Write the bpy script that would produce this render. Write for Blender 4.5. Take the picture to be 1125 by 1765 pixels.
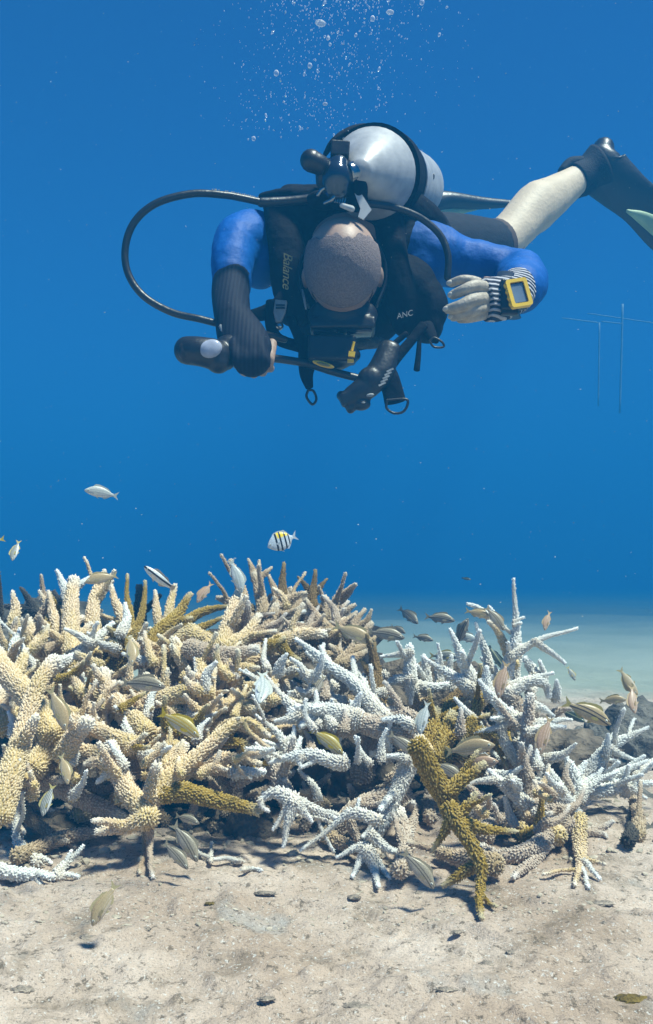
import bpy, bmesh, math, random
import numpy as np
from mathutils import Vector, Matrix, noise

R = math.radians
random.seed(7)
rng = np.random.default_rng(11)
for o in list(bpy.data.objects):
    bpy.data.objects.remove(o)
sc = bpy.context.scene
col = sc.collection

# ------------------------------------------------------------------ camera
F = 1528.0            # focal length in photograph pixels
CAMH = 0.40
HOR = 960.0
cd = bpy.data.cameras.new('camera')
cam = bpy.data.objects.new('camera', cd)
col.objects.link(cam)
cam.location = (0, 0, CAMH)
cam.rotation_euler = (R(90), 0, 0)
cd.sensor_fit = 'VERTICAL'
cd.sensor_height = 36
cd.lens = F / 1765 * 36
cd.shift_y = (HOR - 882.5) / 1765
cd.clip_start = 0.02
cd.clip_end = 500
sc.camera = cam

# ------------------------------------------------------------------ light
SUN_EL, SUN_AZ = 67, 118      # azimuth: compass, 0 = +Y, clockwise
w = bpy.data.worlds.new('World'); sc.world = w; w.use_nodes = True
nt = w.node_tree
bg = nt.nodes['Background']
sky = nt.nodes.new('ShaderNodeTexSky')
sky.sky_type = 'NISHITA'; sky.sun_disc = False
sky.sun_elevation = R(SUN_EL); sky.sun_rotation = R(SUN_AZ)
fil = nt.nodes.new('ShaderNodeMix'); fil.data_type = 'RGBA'; fil.blend_type = 'MULTIPLY'
fil.inputs[0].default_value = 1
fil.inputs[7].default_value = (0.055, 0.175, 0.35, 1)     # daylight filtered by the water
nt.links.new(sky.outputs[0], fil.inputs[6])
nt.links.new(fil.outputs[2], bg.inputs[0])
bg.inputs[1].default_value = 0.12

sl = bpy.data.lights.new('sun', 'SUN')
sl.energy = 4.5; sl.angle = R(8); sl.color = (1.0, 0.87, 0.71)
sun = bpy.data.objects.new('sun', sl); col.objects.link(sun)
el, az = R(SUN_EL), R(SUN_AZ)
sdir = Vector((math.sin(az) * math.cos(el), math.cos(az) * math.cos(el), math.sin(el)))
sun.rotation_euler = sdir.to_track_quat('Z', 'Y').to_euler()
sun.location = sdir * 5

vs = sc.view_settings
vs.view_transform = 'Standard'; vs.look = 'None'; vs.gamma = 1; vs.exposure = 1.45
sc.cycles.use_denoising = True
sc.cycles.max_bounces = 8
sc.cycles.volume_bounces = 2
sc.cycles.transparent_max_bounces = 8

# ------------------------------------------------------------------ helpers
def P(px, py, d):
    return Vector(((px - 562.5) / F * d, d, CAMH + (HOR - py) / F * d))

def lin(p):
    return p

def link(o, parent=None):
    col.objects.link(o)
    if parent is not None:
        o.parent = parent
    return o

def tag(o, label=None, cat=None, group=None, kind=None):
    if label: o['label'] = label
    if cat: o['category'] = cat
    if group: o['group'] = group
    if kind: o['kind'] = kind
    return o

def empty(name, loc):
    o = bpy.data.objects.new(name, None)
    o.empty_display_size = 0.05
    o.location = loc
    col.objects.link(o)
    return o

def catmull(pts, n):
    """pts list of tuples/arrays -> smooth resample to n rows"""
    p = np.array(pts, float)
    if len(p) == 2:
        t = np.linspace(0, 1, n)[:, None]
        return p[0] * (1 - t) + p[1] * t
    q = np.vstack([2 * p[0] - p[1], p, 2 * p[-1] - p[-2]])
    out = []
    m = len(p) - 1
    for u in np.linspace(0, m, n):
        i = min(int(u), m - 1); t = u - i
        a, b, c, d = q[i], q[i + 1], q[i + 2], q[i + 3]
        out.append(0.5 * ((2 * b) + (-a + c) * t + (2 * a - 5 * b + 4 * c - d) * t * t + (-a + 3 * b - 3 * c + d) * t ** 3))
    return np.array(out)

class MB:
    def __init__(s, origin=(0, 0, 0)):
        s.v = []; s.f = []; s.o = np.array(origin, float)
    def add(s, vs_, fs):
        k = len(s.v)
        s.v += [tuple(np.array(x, float) - s.o) for x in vs_]
        s.f += [tuple(i + k for i in f) for f in fs]
    def loft(s, pts, rad, n=14, side=None, steps=None, cap='round', flat=None):
        """tube through pts; rad = list of r or (a,b); side = vector for axis a"""
        steps = steps or max(6, len(pts) * 5)
        rr = [(r, r) if not isinstance(r, (tuple, list)) else r for r in rad]
        data = catmull([list(p) + list(r) for p, r in zip(pts, rr)], steps)
        C = data[:, :3]; A = np.maximum(data[:, 3:5], 1e-4)
        T = np.gradient(C, axis=0); T /= np.linalg.norm(T, axis=1)[:, None] + 1e-12
        sv = np.array(side if side is not None else (0.31, 0.22, 0.92), float)
        rows = []
        if cap == 'round':
            k = 4
            for j in range(k):
                ph = (1 - j / k) * math.pi / 2
                m = math.cos(ph) * 0.98 + 0.02
                rows.append((C[0] - T[0] * math.sin(ph) * min(A[0]), A[0] * m, T[0]))
        for i in range(len(C)):
            rows.append((C[i], A[i], T[i]))
        if cap == 'round':
            for j in range(1, k + 1):
                ph = j / k * math.pi / 2
                m = math.cos(ph) * 0.98 + 0.02
                rows.append((C[-1] + T[-1] * math.sin(ph) * min(A[-1]), A[-1] * m, T[-1]))
        vv, ff = [], []
        u = None
        for c, a, t in rows:
            if side is not None or u is None:
                u = sv - t * sv.dot(t)
            else:
                u = u - t * u.dot(t)
            u = u / (np.linalg.norm(u) + 1e-12)
            w_ = np.cross(t, u)
            for q in range(n):
                an = 2 * math.pi * q / n
                vv.append(c + u * a[0] * math.cos(an) + w_ * a[1] * math.sin(an))
        m = len(rows)
        for i in range(m - 1):
            for q in range(n):
                q2 = (q + 1) % n
                ff.append((i * n + q, i * n + q2, (i + 1) * n + q2, (i + 1) * n + q))
        ff.append(tuple(reversed(range(n))))
        ff.append(tuple((m - 1) * n + q for q in range(n)))
        s.add(vv, ff)
        return s
    def ell(s, c, r, M=None, n=20, m=12):
        vv, ff = [], []
        M = M or Matrix.Identity(3)
        c = Vector(c)
        for i in range(m + 1):
            th = math.pi * i / m
            for j in range(n):
                ph = 2 * math.pi * j / n
                st = max(math.sin(th), 0.004)
                vv.append(c + M @ Vector((r[0] * st * math.cos(ph), r[1] * st * math.sin(ph), r[2] * math.cos(th))))
        for i in range(m):
            for j in range(n):
                j2 = (j + 1) % n
                ff.append((i * n + j, (i + 1) * n + j, (i + 1) * n + j2, i * n + j2))
        ff.append(tuple(range(n))); ff.append(tuple(reversed([m * n + j for j in range(n)])))
        s.add(vv, ff)
        return s
    def box(s, c, h, M=None):
        M = M or Matrix.Identity(3)
        c = Vector(c)
        vv = [c + M @ Vector((h[0] * x, h[1] * y, h[2] * z)) for x in (-1, 1) for y in (-1, 1) for z in (-1, 1)]
        s.add(vv, [(0, 1, 3, 2), (4, 6, 7, 5), (0, 4, 5, 1), (2, 3, 7, 6), (0, 2, 6, 4), (1, 5, 7, 3)])
        return s
    def prism(s, pts, off):
        """polygon pts (3D) extruded by vector off (centred)"""
        n = len(pts); off = Vector(off)
        vv = [Vector(p) - off / 2 for p in pts] + [Vector(p) + off / 2 for p in pts]
        ff = [tuple(reversed(range(n))), tuple(range(n, 2 * n))]
        ff += [(i, (i + 1) % n, n + (i + 1) % n, n + i) for i in range(n)]
        s.add(vv, ff)
        return s
    def build(s, name, m, parent=None, smooth=True, bevel=0, remesh=0, sub=0, smoothing=0):
        me = bpy.data.meshes.new(name)
        me.from_pydata(s.v, [], s.f); me.update()
        if smooth:
            me.polygons.foreach_set('use_smooth', [True] * len(me.polygons))
        if m: me.materials.append(m)
        o = bpy.data.objects.new(name, me)
        link(o, parent)
        if remesh:
            md = o.modifiers.new('r', 'REMESH'); md.mode = 'VOXEL'; md.voxel_size = remesh; md.use_smooth_shade = True
        if smoothing:
            md = o.modifiers.new('s', 'SMOOTH'); md.iterations = smoothing; md.factor = 0.5
        if bevel:
            md = o.modifiers.new('b', 'BEVEL'); md.width = bevel; md.segments = 2; md.limit_method = 'ANGLE'
        if sub:
            md = o.modifiers.new('u', 'SUBSURF'); md.levels = sub; md.render_levels = sub
        return o

def add_bumpy(o, strength, size, depth=3):
    t = bpy.data.textures.new('relief', 'CLOUDS'); t.noise_scale = size; t.noise_depth = depth
    md = o.modifiers.new('d', 'DISPLACE'); md.texture = t; md.strength = strength; md.mid_level = 0.5
    md.texture_coords = 'GLOBAL'
    return o

# ---- materials
def mat(name, colr, rough=0.6, metal=0.0, noise_amt=0.0, noise_scale=20, bump=0.0, bump_scale=60, col2=None, spec=0.4, coord='Object', coat=0):
    m = bpy.data.materials.new(name); m.use_nodes = True
    n = m.node_tree; b = n.nodes['Principled BSDF']
    b.inputs['Roughness'].default_value = rough; b.inputs['Metallic'].default_value = metal
    b.inputs['Specular IOR Level'].default_value = spec
    b.inputs['Coat Weight'].default_value = coat
    tc = n.nodes.new('ShaderNodeTexCoord')
    c2 = col2 or tuple(x * (1 - noise_amt) for x in colr)
    nz = n.nodes.new('ShaderNodeTexNoise'); nz.inputs['Scale'].default_value = noise_scale; nz.inputs['Detail'].default_value = 5
    n.links.new(tc.outputs[coord], nz.inputs['Vector'])
    rp = n.nodes.new('ShaderNodeValToRGB')
    rp.color_ramp.elements[0].position = 0.35; rp.color_ramp.elements[1].position = 0.65
    rp.color_ramp.elements[0].color = (*c2, 1); rp.color_ramp.elements[1].color = (*colr, 1)
    n.links.new(nz.outputs[0], rp.inputs[0]); n.links.new(rp.outputs[0], b.inputs['Base Color'])
    if bump:
        nb = n.nodes.new('ShaderNodeTexNoise'); nb.inputs['Scale'].default_value = bump_scale; nb.inputs['Detail'].default_value = 4
        n.links.new(tc.outputs[coord], nb.inputs['Vector'])
        bp = n.nodes.new('ShaderNodeBump'); bp.inputs['Strength'].default_value = bump; bp.inputs['Distance'].default_value = 0.01
        n.links.new(nb.outputs[0], bp.inputs['Height']); n.links.new(bp.outputs[0], b.inputs['Normal'])
    return m

def N(m): return m.node_tree.nodes, m.node_tree.links

def math_node(nodes, links, op, a, b=None, c=None):
    x = nodes.new('ShaderNodeMath'); x.operation = op
    for i, v in enumerate((a, b, c)):
        if v is None: continue
        if hasattr(v, 'links'): links.new(v, x.inputs[i])
        else: x.inputs[i].default_value = v
    return x.outputs[0]

def mixc(nodes, links, fac, a, b, blend='MIX'):
    x = nodes.new('ShaderNodeMix'); x.data_type = 'RGBA'; x.blend_type = blend
    for i, v in ((0, fac), (6, a), (7, b)):
        if hasattr(v, 'links'): links.new(v, x.inputs[i])
        elif isinstance(v, tuple): x.inputs[i].default_value = (*v, 1) if len(v) == 3 else v
        else: x.inputs[i].default_value = v
    return x.outputs[2]

# coral: base colour between grooves, knob colour, growing-tip colour
def coral_mat(name, groove, knob, tip, stain=None, stain_amt=0.5):
    m = bpy.data.materials.new(name); m.use_nodes = True
    nd, lk = N(m); b = nd['Principled BSDF']
    b.inputs['Roughness'].default_value = 0.75; b.inputs['Specular IOR Level'].default_value = 0.2
    at = nd.new('ShaderNodeAttribute'); at.attribute_name = 'coral'
    sp = nd.new('ShaderNodeSeparateColor'); lk.new(at.outputs['Color'], sp.inputs[0])
    geo = nd.new('ShaderNodeNewGeometry')
    nz = nd.new('ShaderNodeTexNoise'); nz.inputs['Scale'].default_value = 9; nz.inputs['Detail'].default_value = 4
    lk.new(geo.outputs['Position'], nz.inputs['Vector'])
    r = nd.new('ShaderNodeMapRange'); r.inputs[1].default_value = 0.48; r.inputs[2].default_value = 0.62
    lk.new(nz.outputs[0], r.inputs[0])
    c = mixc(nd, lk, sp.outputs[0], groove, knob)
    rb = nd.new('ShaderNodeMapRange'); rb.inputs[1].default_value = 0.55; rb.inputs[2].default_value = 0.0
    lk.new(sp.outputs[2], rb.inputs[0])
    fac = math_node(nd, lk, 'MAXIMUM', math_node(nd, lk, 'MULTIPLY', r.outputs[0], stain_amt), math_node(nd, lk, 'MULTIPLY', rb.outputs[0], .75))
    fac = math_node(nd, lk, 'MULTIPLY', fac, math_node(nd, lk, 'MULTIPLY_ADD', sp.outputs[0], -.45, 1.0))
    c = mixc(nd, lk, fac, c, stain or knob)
    c = mixc(nd, lk, sp.outputs[1], c, tip)
    nf = nd.new('ShaderNodeTexNoise'); nf.inputs['Scale'].default_value = 120; nf.inputs['Detail'].default_value = 3
    lk.new(geo.outputs['Position'], nf.inputs['Vector'])
    rf = nd.new('ShaderNodeMapRange'); rf.inputs[1].default_value = 0.3; rf.inputs[2].default_value = 0.7
    rf.inputs[3].default_value = 0.84; rf.inputs[4].default_value = 1.10
    lk.new(nf.outputs[0], rf.inputs[0])
    c = mixc(nd, lk, 1.0, c, rf.outputs[0], 'MULTIPLY')
    lk.new(c, b.inputs['Base Color'])
    return m

CM = {
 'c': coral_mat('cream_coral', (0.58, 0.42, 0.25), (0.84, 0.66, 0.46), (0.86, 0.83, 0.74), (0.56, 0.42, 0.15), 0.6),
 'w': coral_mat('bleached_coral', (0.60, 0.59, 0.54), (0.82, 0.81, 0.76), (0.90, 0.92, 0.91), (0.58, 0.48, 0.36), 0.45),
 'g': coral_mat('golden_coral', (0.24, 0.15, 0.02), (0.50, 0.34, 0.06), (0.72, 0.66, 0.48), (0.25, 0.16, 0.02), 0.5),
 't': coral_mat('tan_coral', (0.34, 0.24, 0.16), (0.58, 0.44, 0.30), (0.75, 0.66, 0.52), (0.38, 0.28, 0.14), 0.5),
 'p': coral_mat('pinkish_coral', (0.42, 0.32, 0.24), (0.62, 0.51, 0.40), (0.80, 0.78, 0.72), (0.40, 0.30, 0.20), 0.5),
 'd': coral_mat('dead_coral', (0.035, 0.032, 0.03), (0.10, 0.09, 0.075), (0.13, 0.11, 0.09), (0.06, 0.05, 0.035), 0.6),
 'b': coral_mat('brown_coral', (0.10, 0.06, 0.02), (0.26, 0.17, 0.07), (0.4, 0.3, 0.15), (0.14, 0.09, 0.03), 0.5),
}

# ------------------------------------------------------------------ seabed
def ground_z(x, y):
    v = Vector((x, y, 0))
    z = 0.028 * noise.noise(v * 1.1) + 0.012 * noise.noise(v * 3.7 + Vector((5, 1, 0)))
    near = max(0.0, 1 - (x * x + y * y) / 25)
    if near > 0:
        z += near * (0.010 * noise.noise(v * 9.3) + 0.0060 * noise.noise(v * 24) + 0.0035 * noise.noise(v * 61))
        k = noise.noise(v * 33 + Vector((9, 3, 0)))
        if k > 0.25: z += near * (k - 0.25) * 0.018
    z -= 0.028 * max(0.0, math.sqrt((y - 2.6) ** 2 + .16) - .4) if y > 2.6 else 0.0
    # ripples far away on the sand plain
    z += 0.008 * math.sin(y * 3.1 + x * 0.9 + 2 * noise.noise(v * 0.5)) * min(1, max(0, (y - 2) / 3))
    return z

def make_sand():
    rs = np.concatenate([[0.02, 0.2, 0.45], np.exp(np.linspace(math.log(0.6), math.log(3.2), 330)), np.exp(np.linspace(math.log(3.3), math.log(57), 90))])
    an = np.concatenate([np.linspace(-32, 32, 290), np.linspace(36, 324, 73)])
    vv = []
    for r in rs:
        for a in an:
            x = r * math.sin(R(a)); y = r * math.cos(R(a))
            vv.append((x, y, ground_z(x, y)))
    n = len(an)
    ff = []
    for i in range(len(rs) - 1):
        for j in range(n):
            j2 = (j + 1) % n
            ff.append((i * n + j, (i + 1) * n + j, (i + 1) * n + j2, i * n + j2))
    ff.append(tuple(range(n)))
    me = bpy.data.meshes.new('seabed'); me.from_pydata(vv, [], ff); me.update()
    bm = bmesh.new(); bm.from_mesh(me); bmesh.ops.recalc_face_normals(bm, faces=bm.faces)
    bm.faces.ensure_lookup_table()
    if bm.faces[5000].normal.z < 0:
        bmesh.ops.reverse_faces(bm, faces=bm.faces)
    bm.to_mesh(me); bm.free()
    me.polygons.foreach_set('use_smooth', [True] * len(me.polygons))
    m = bpy.data.materials.new('sand'); m.use_nodes = True
    nd, lk = N(m); b = nd['Principled BSDF']; b.inputs['Roughness'].default_value = 0.95; b.inputs['Specular IOR Level'].default_value = 0.1
    geo = nd.new('ShaderNodeNewGeometry')
    def nz(scale, det=5, rough=0.6):
        t = nd.new('ShaderNodeTexNoise'); t.inputs['Scale'].default_value = scale; t.inputs['Detail'].default_value = det
        t.inputs['Roughness'].default_value = rough
        lk.new(geo.outputs['Position'], t.inputs['Vector']); return t.outputs[0]
    def rng_(v, a, b_, c=0, d=1):
        t = nd.new('ShaderNodeMapRange'); t.inputs[1].default_value = a; t.inputs[2].default_value = b_
        t.inputs[3].default_value = c; t.inputs[4].default_value = d; lk.new(v, t.inputs[0]); return t.outputs[0]
    c = mixc(nd, lk, rng_(nz(3.2), 0.42, 0.62), (0.47, 0.35, 0.26), (0.69, 0.555, 0.45))
    c = mixc(nd, lk, rng_(nz(14, 6, 0.7), 0.52, 0.68, 0, 0.75), c, (0.17, 0.125, 0.075))
    c = mixc(nd, lk, rng_(nz(7, 5), 0.60, 0.72, 0, 0.7), c, (0.60, 0.58, 0.55))
    c = mixc(nd, lk, rng_(nz(90, 3, 0.8), 0.56, 0.66, 0, 0.8), c, (0.12, 0.095, 0.065))
    c = mixc(nd, lk, rng_(nz(210, 2, 0.8), 0.60, 0.68, 0, 0.8), c, (0.72, 0.68, 0.62))
    c = mixc(nd, lk, rng_(nz(400, 2, 0.8), 0.52, 0.70, 0, 0.6), c, (0.16, 0.13, 0.10))
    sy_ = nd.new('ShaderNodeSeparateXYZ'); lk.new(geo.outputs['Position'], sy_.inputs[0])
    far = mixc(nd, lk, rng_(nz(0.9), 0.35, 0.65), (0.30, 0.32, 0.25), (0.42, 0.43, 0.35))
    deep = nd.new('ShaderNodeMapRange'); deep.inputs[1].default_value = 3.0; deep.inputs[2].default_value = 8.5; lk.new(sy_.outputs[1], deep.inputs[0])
    far = mixc(nd, lk, deep.outputs[0], far, (0.10, 0.13, 0.125))  # far sand darkens with distance: fade into water haze put in its colour
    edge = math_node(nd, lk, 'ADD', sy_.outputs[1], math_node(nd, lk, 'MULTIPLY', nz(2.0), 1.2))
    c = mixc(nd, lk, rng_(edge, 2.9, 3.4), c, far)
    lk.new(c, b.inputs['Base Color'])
    bp = nd.new('ShaderNodeBump'); bp.inputs['Strength'].default_value = 0.9; bp.inputs['Distance'].default_value = 0.004
    s = math_node(nd, lk, 'ADD', nz(130, 5, 0.8), math_node(nd, lk, 'MULTIPLY', nz(380, 3, 0.8), 0.6))
    lk.new(s, bp.inputs['Height']); lk.new(bp.outputs[0], b.inputs['Normal'])
    me.materials.append(m)
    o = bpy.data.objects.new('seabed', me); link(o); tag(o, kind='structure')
    return o
make_sand()

# ------------------------------------------------------------------ water haze
hb = MB(); hb.box((0, 0, 0.3), (60, 60, 3.2))
hm = bpy.data.materials.new('water_haze'); hm.use_nodes = True
nd, lk = N(hm); nd.remove(nd['Principled BSDF'])
pv = nd.new('ShaderNodeVolumePrincipled')
RHO = 0.30
pv.inputs['Density'].default_value = RHO
pv.inputs['Color'].default_value = (0.007, 0.080, 0.176, 1)
pv.inputs['Absorption Color'].default_value = (0.20, 0.42, 0.60, 1)
lk.new(pv.outputs[0], nd['Material Output'].inputs['Volume'])
hz = hb.build('haze', hm, smooth=False); tag(hz, kind='stuff')

# ------------------------------------------------------------------ reef rocks
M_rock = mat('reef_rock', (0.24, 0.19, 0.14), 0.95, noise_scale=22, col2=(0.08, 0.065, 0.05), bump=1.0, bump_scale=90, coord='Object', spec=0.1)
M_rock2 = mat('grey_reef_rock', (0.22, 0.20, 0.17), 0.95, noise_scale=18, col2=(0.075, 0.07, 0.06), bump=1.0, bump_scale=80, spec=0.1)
def rock(px, py, d, rx, ry, rz, label, m=M_rock, seed=0, rough=0.35):
    c = P(px, py, d)
    root_z = ground_z(c.x, c.y) - 0.01
    bm = bmesh.new(); bmesh.ops.create_icosphere(bm, subdivisions=5, radius=1)
    off = Vector((seed * 3.1, seed * 1.7, 4))
    for v in bm.verts:
        n = v.co.normalized()
        k = 1 + rough * noise.noise(n * 1.6 + off) + rough * 0.6 * noise.noise(n * 4 + off) + rough * 0.42 * noise.noise(n * 9 + off) + rough * .22 * noise.noise(n * 21 + off)
        v.co = Vector((n.x * rx, n.y * ry, n.z * rz)) * k
    me = bpy.data.meshes.new('reef_rock'); bm.to_mesh(me); bm.free()
    me.polygons.foreach_set('use_smooth', [True] * len(me.polygons)); me.materials.append(m)
    o = bpy.data.objects.new('reef_rock', me); o.location = c; link(o)
    tag(o, label, 'rock', 'reef rocks under the corals')
    return o
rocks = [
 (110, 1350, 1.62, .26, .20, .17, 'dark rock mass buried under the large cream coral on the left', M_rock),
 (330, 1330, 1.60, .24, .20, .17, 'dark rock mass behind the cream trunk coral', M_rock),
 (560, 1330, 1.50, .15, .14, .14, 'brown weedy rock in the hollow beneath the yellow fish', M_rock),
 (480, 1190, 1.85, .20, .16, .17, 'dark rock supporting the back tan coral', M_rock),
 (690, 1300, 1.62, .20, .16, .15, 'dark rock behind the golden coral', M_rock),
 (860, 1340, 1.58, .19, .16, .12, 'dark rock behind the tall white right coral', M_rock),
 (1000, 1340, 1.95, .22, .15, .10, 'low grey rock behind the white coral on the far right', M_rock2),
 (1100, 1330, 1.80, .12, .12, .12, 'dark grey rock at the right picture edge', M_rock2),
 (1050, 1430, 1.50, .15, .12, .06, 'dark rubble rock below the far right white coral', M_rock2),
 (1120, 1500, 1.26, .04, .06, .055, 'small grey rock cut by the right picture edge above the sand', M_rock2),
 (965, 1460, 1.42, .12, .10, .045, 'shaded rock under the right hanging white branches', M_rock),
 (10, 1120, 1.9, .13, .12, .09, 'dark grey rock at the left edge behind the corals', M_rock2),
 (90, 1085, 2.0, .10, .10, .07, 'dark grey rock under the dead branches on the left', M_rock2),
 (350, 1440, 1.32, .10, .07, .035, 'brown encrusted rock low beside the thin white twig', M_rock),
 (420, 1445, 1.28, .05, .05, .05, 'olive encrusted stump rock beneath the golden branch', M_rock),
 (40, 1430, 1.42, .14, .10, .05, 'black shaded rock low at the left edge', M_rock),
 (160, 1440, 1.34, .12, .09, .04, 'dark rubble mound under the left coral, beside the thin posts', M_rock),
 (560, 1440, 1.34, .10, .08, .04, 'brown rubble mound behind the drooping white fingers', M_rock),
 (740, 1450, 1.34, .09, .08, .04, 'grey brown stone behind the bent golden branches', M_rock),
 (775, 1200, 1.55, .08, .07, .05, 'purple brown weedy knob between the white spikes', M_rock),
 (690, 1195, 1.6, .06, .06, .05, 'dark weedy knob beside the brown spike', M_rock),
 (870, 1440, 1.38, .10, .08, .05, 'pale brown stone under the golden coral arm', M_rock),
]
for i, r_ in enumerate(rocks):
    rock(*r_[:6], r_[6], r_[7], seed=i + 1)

# ------------------------------------------------------------------ corals
def branch_arrays(pts, rad, sp, hgt, seed):
    """pts Nx3 world, rad N -> vertex array, quad array, colour array"""
    g = np.random.default_rng(seed)
    p = np.array(pts, float); rad = np.array(rad, float)
    L0 = np.sum(np.linalg.norm(np.diff(p, axis=0), axis=1))
    n = max(6, int(L0 / (sp * 1.1)))
    D = catmull(np.hstack([p, rad[:, None]]), n * 2)
    C = D[:, :3]; Rr = D[:, 3]
    # gentle wobble so limbs are not ruled lines
    s_ = np.concatenate([[0], np.cumsum(np.linalg.norm(np.diff(C, axis=0), axis=1))])
    L = s_[-1]
    wob = g.normal(size=(4, 3)) * L * 0.014
    for k in range(4):
        C = C + wob[k] * np.sin((k + 1) * math.pi * (s_ / L))[:, None] * (1 / (k + 1))
    Rr = Rr * (1 + 0.06 * np.sin(s_ / 0.03 + g.uniform(0, 6)) + 0.05 * g.normal(size=len(Rr)).cumsum() / math.sqrt(len(Rr)))
    Rr = np.maximum(Rr, 0.0018)
    s_ = np.concatenate([[0], np.cumsum(np.linalg.norm(np.diff(C, axis=0), axis=1))]); L = s_[-1]
    T = np.gradient(C, axis=0); T /= np.linalg.norm(T, axis=1)[:, None] + 1e-12
    U = np.zeros_like(T); u = np.cross(T[0], (0.3, 0.9, 0.2)); u /= np.linalg.norm(u)
    for i in range(len(T)):
        u = u - T[i] * u.dot(T[i]); u /= np.linalg.norm(u) + 1e-12; U[i] = u
    W = np.cross(T, U)
    rtip = Rr[-1]
    # core tube, rounded end
    ns = 9
    rows = [(C[0] - T[0] * Rr[0] * q_, Rr[0] * k_, T[0], U[0], W[0], 0) for q_, k_ in ((.8, .03), (.65, .55), (.3, .9))]
    rows += [(C[i], Rr[i], T[i], U[i], W[i], s_[i] / L) for i in range(0, len(C), 2)]
    if (len(C) - 1) % 2: rows.append((C[-1], Rr[-1], T[-1], U[-1], W[-1], 1))
    for a in (30, 60, 88):
        rows.append((C[-1] + T[-1] * rtip * math.sin(R(a)), rtip * math.cos(R(a)), T[-1], U[-1], W[-1], 1))
    V = []; Q = []; K = []
    ang = np.linspace(0, 2 * math.pi, ns, endpoint=False)
    tipzone = min(0.5, max(0.016, rtip * 2.2) / L)
    for (c, r_, t, uu, ww, f) in rows:
        V.append(c + r_ * (np.cos(ang)[:, None] * uu + np.sin(ang)[:, None] * ww))
        tp = max(0, (f - 1 + tipzone) / tipzone)
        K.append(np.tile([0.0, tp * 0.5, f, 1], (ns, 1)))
    V = np.vstack(V); K = np.vstack(K)
    m = len(rows)
    i = np.repeat(np.arange(m - 1), ns); q = np.tile(np.arange(ns), m - 1); q2 = (q + 1) % ns
    Q = np.stack([i * ns + q, i * ns + q2, (i + 1) * ns + q2, (i + 1) * ns + q], 1)
    # knobs
    pos = []
    s = -Rr[0] * .95; row = 0
    while s < L + rtip * 0.95:
        if s < 0:
            lean = max(-1, s / Rr[0]); rr_ = Rr[0] * math.sqrt(max(0.02, 1 - lean * lean))
        elif s <= L:
            r_ = np.interp(s, s_, Rr); lean = 0; rr_ = r_
        else:
            lean = min(1, (s - L) / rtip); rr_ = rtip * math.sqrt(max(0.02, 1 - lean * lean))
            r_ = rtip
        cnt = max(3, int(2 * math.pi * rr_ / (sp * 0.95)))
        for k in range(cnt):
            pos.append((s, 2 * math.pi * (k + 0.5 * (row % 2)) / cnt, rr_, lean))
        s += sp * 0.92; row += 1
    pos = np.array(pos)
    nk = len(pos)
    s = pos[:, 0] + g.normal(size=nk) * sp * 0.18
    a = pos[:, 1] + g.normal(size=nk) * 0.22 * sp / np.maximum(pos[:, 2], 0.002)
    lean = pos[:, 3]
    ss = np.clip(s, 0, L)
    def itp(A): return np.stack([np.interp(ss, s_, A[:, j]) for j in range(3)], 1)
    cc = itp(C); tt = itp(T); uu = itp(U); ww = itp(W)
    tt /= np.linalg.norm(tt, axis=1)[:, None]
    rad_dir = np.cos(a)[:, None] * uu + np.sin(a)[:, None] * ww
    surf_n = rad_dir * np.sqrt(np.maximum(0, 1 - lean ** 2))[:, None] + tt * lean[:, None]
    rr_ = np.interp(ss, s_, Rr)
    base = cc + surf_n * (rr_ * 0.93)[:, None]
    up = surf_n * 0.72 + tt * np.where(lean < 0, 0.1, 0.70)[:, None] + g.normal(size=(nk, 3)) * 0.13
    up /= np.linalg.norm(up, axis=1)[:, None]
    e1 = np.cross(up, rad_dir); nrm = np.linalg.norm(e1, axis=1)[:, None]
    e1 = np.where(nrm < 1e-3, uu, e1 / np.maximum(nrm, 1e-6))
    e2 = np.cross(up, e1)
    siz = np.clip(g.normal(1, 0.24, nk), 0.45, 1.6)[:, None]
    taper = np.clip(rr_ / 0.006, 0.55, 1)[:, None]
    h = hgt * siz * taper
    wb = sp * 0.52 * taper; wt = sp * 0.15 * siz * taper
    quad = [(1, 1), (-1, 1), (-1, -1), (1, -1)]
    kv = []
    for x, y in quad: kv.append(base + e1 * (x * wb * 0.75) + e2 * (y * wb * 0.75))
    for x, y in quad: kv.append(base + up * h + e1 * (x * wt * 0.75) + e2 * (y * wt * 0.75))
    kv = np.stack(kv, 1).reshape(-1, 3)
    tp = np.clip((ss / L - 1 + tipzone) / tipzone, 0, 1)
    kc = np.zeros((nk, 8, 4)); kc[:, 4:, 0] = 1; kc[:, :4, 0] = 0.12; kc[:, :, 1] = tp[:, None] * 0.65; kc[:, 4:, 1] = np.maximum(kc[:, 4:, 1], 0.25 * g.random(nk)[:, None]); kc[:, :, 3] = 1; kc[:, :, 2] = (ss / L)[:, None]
    o = len(V) + np.arange(nk)[:, None] * 8
    fq = np.array([(0, 1, 5, 4), (1, 2, 6, 5), (2, 3, 7, 6), (3, 0, 4, 7), (4, 5, 6, 7)])
    kq = (o[:, None, :] + fq[None]).reshape(-1, 4)
    return np.vstack([V, kv]), np.vstack([Q, kq]), np.vstack([K, kc.reshape(-1, 4)])

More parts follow.
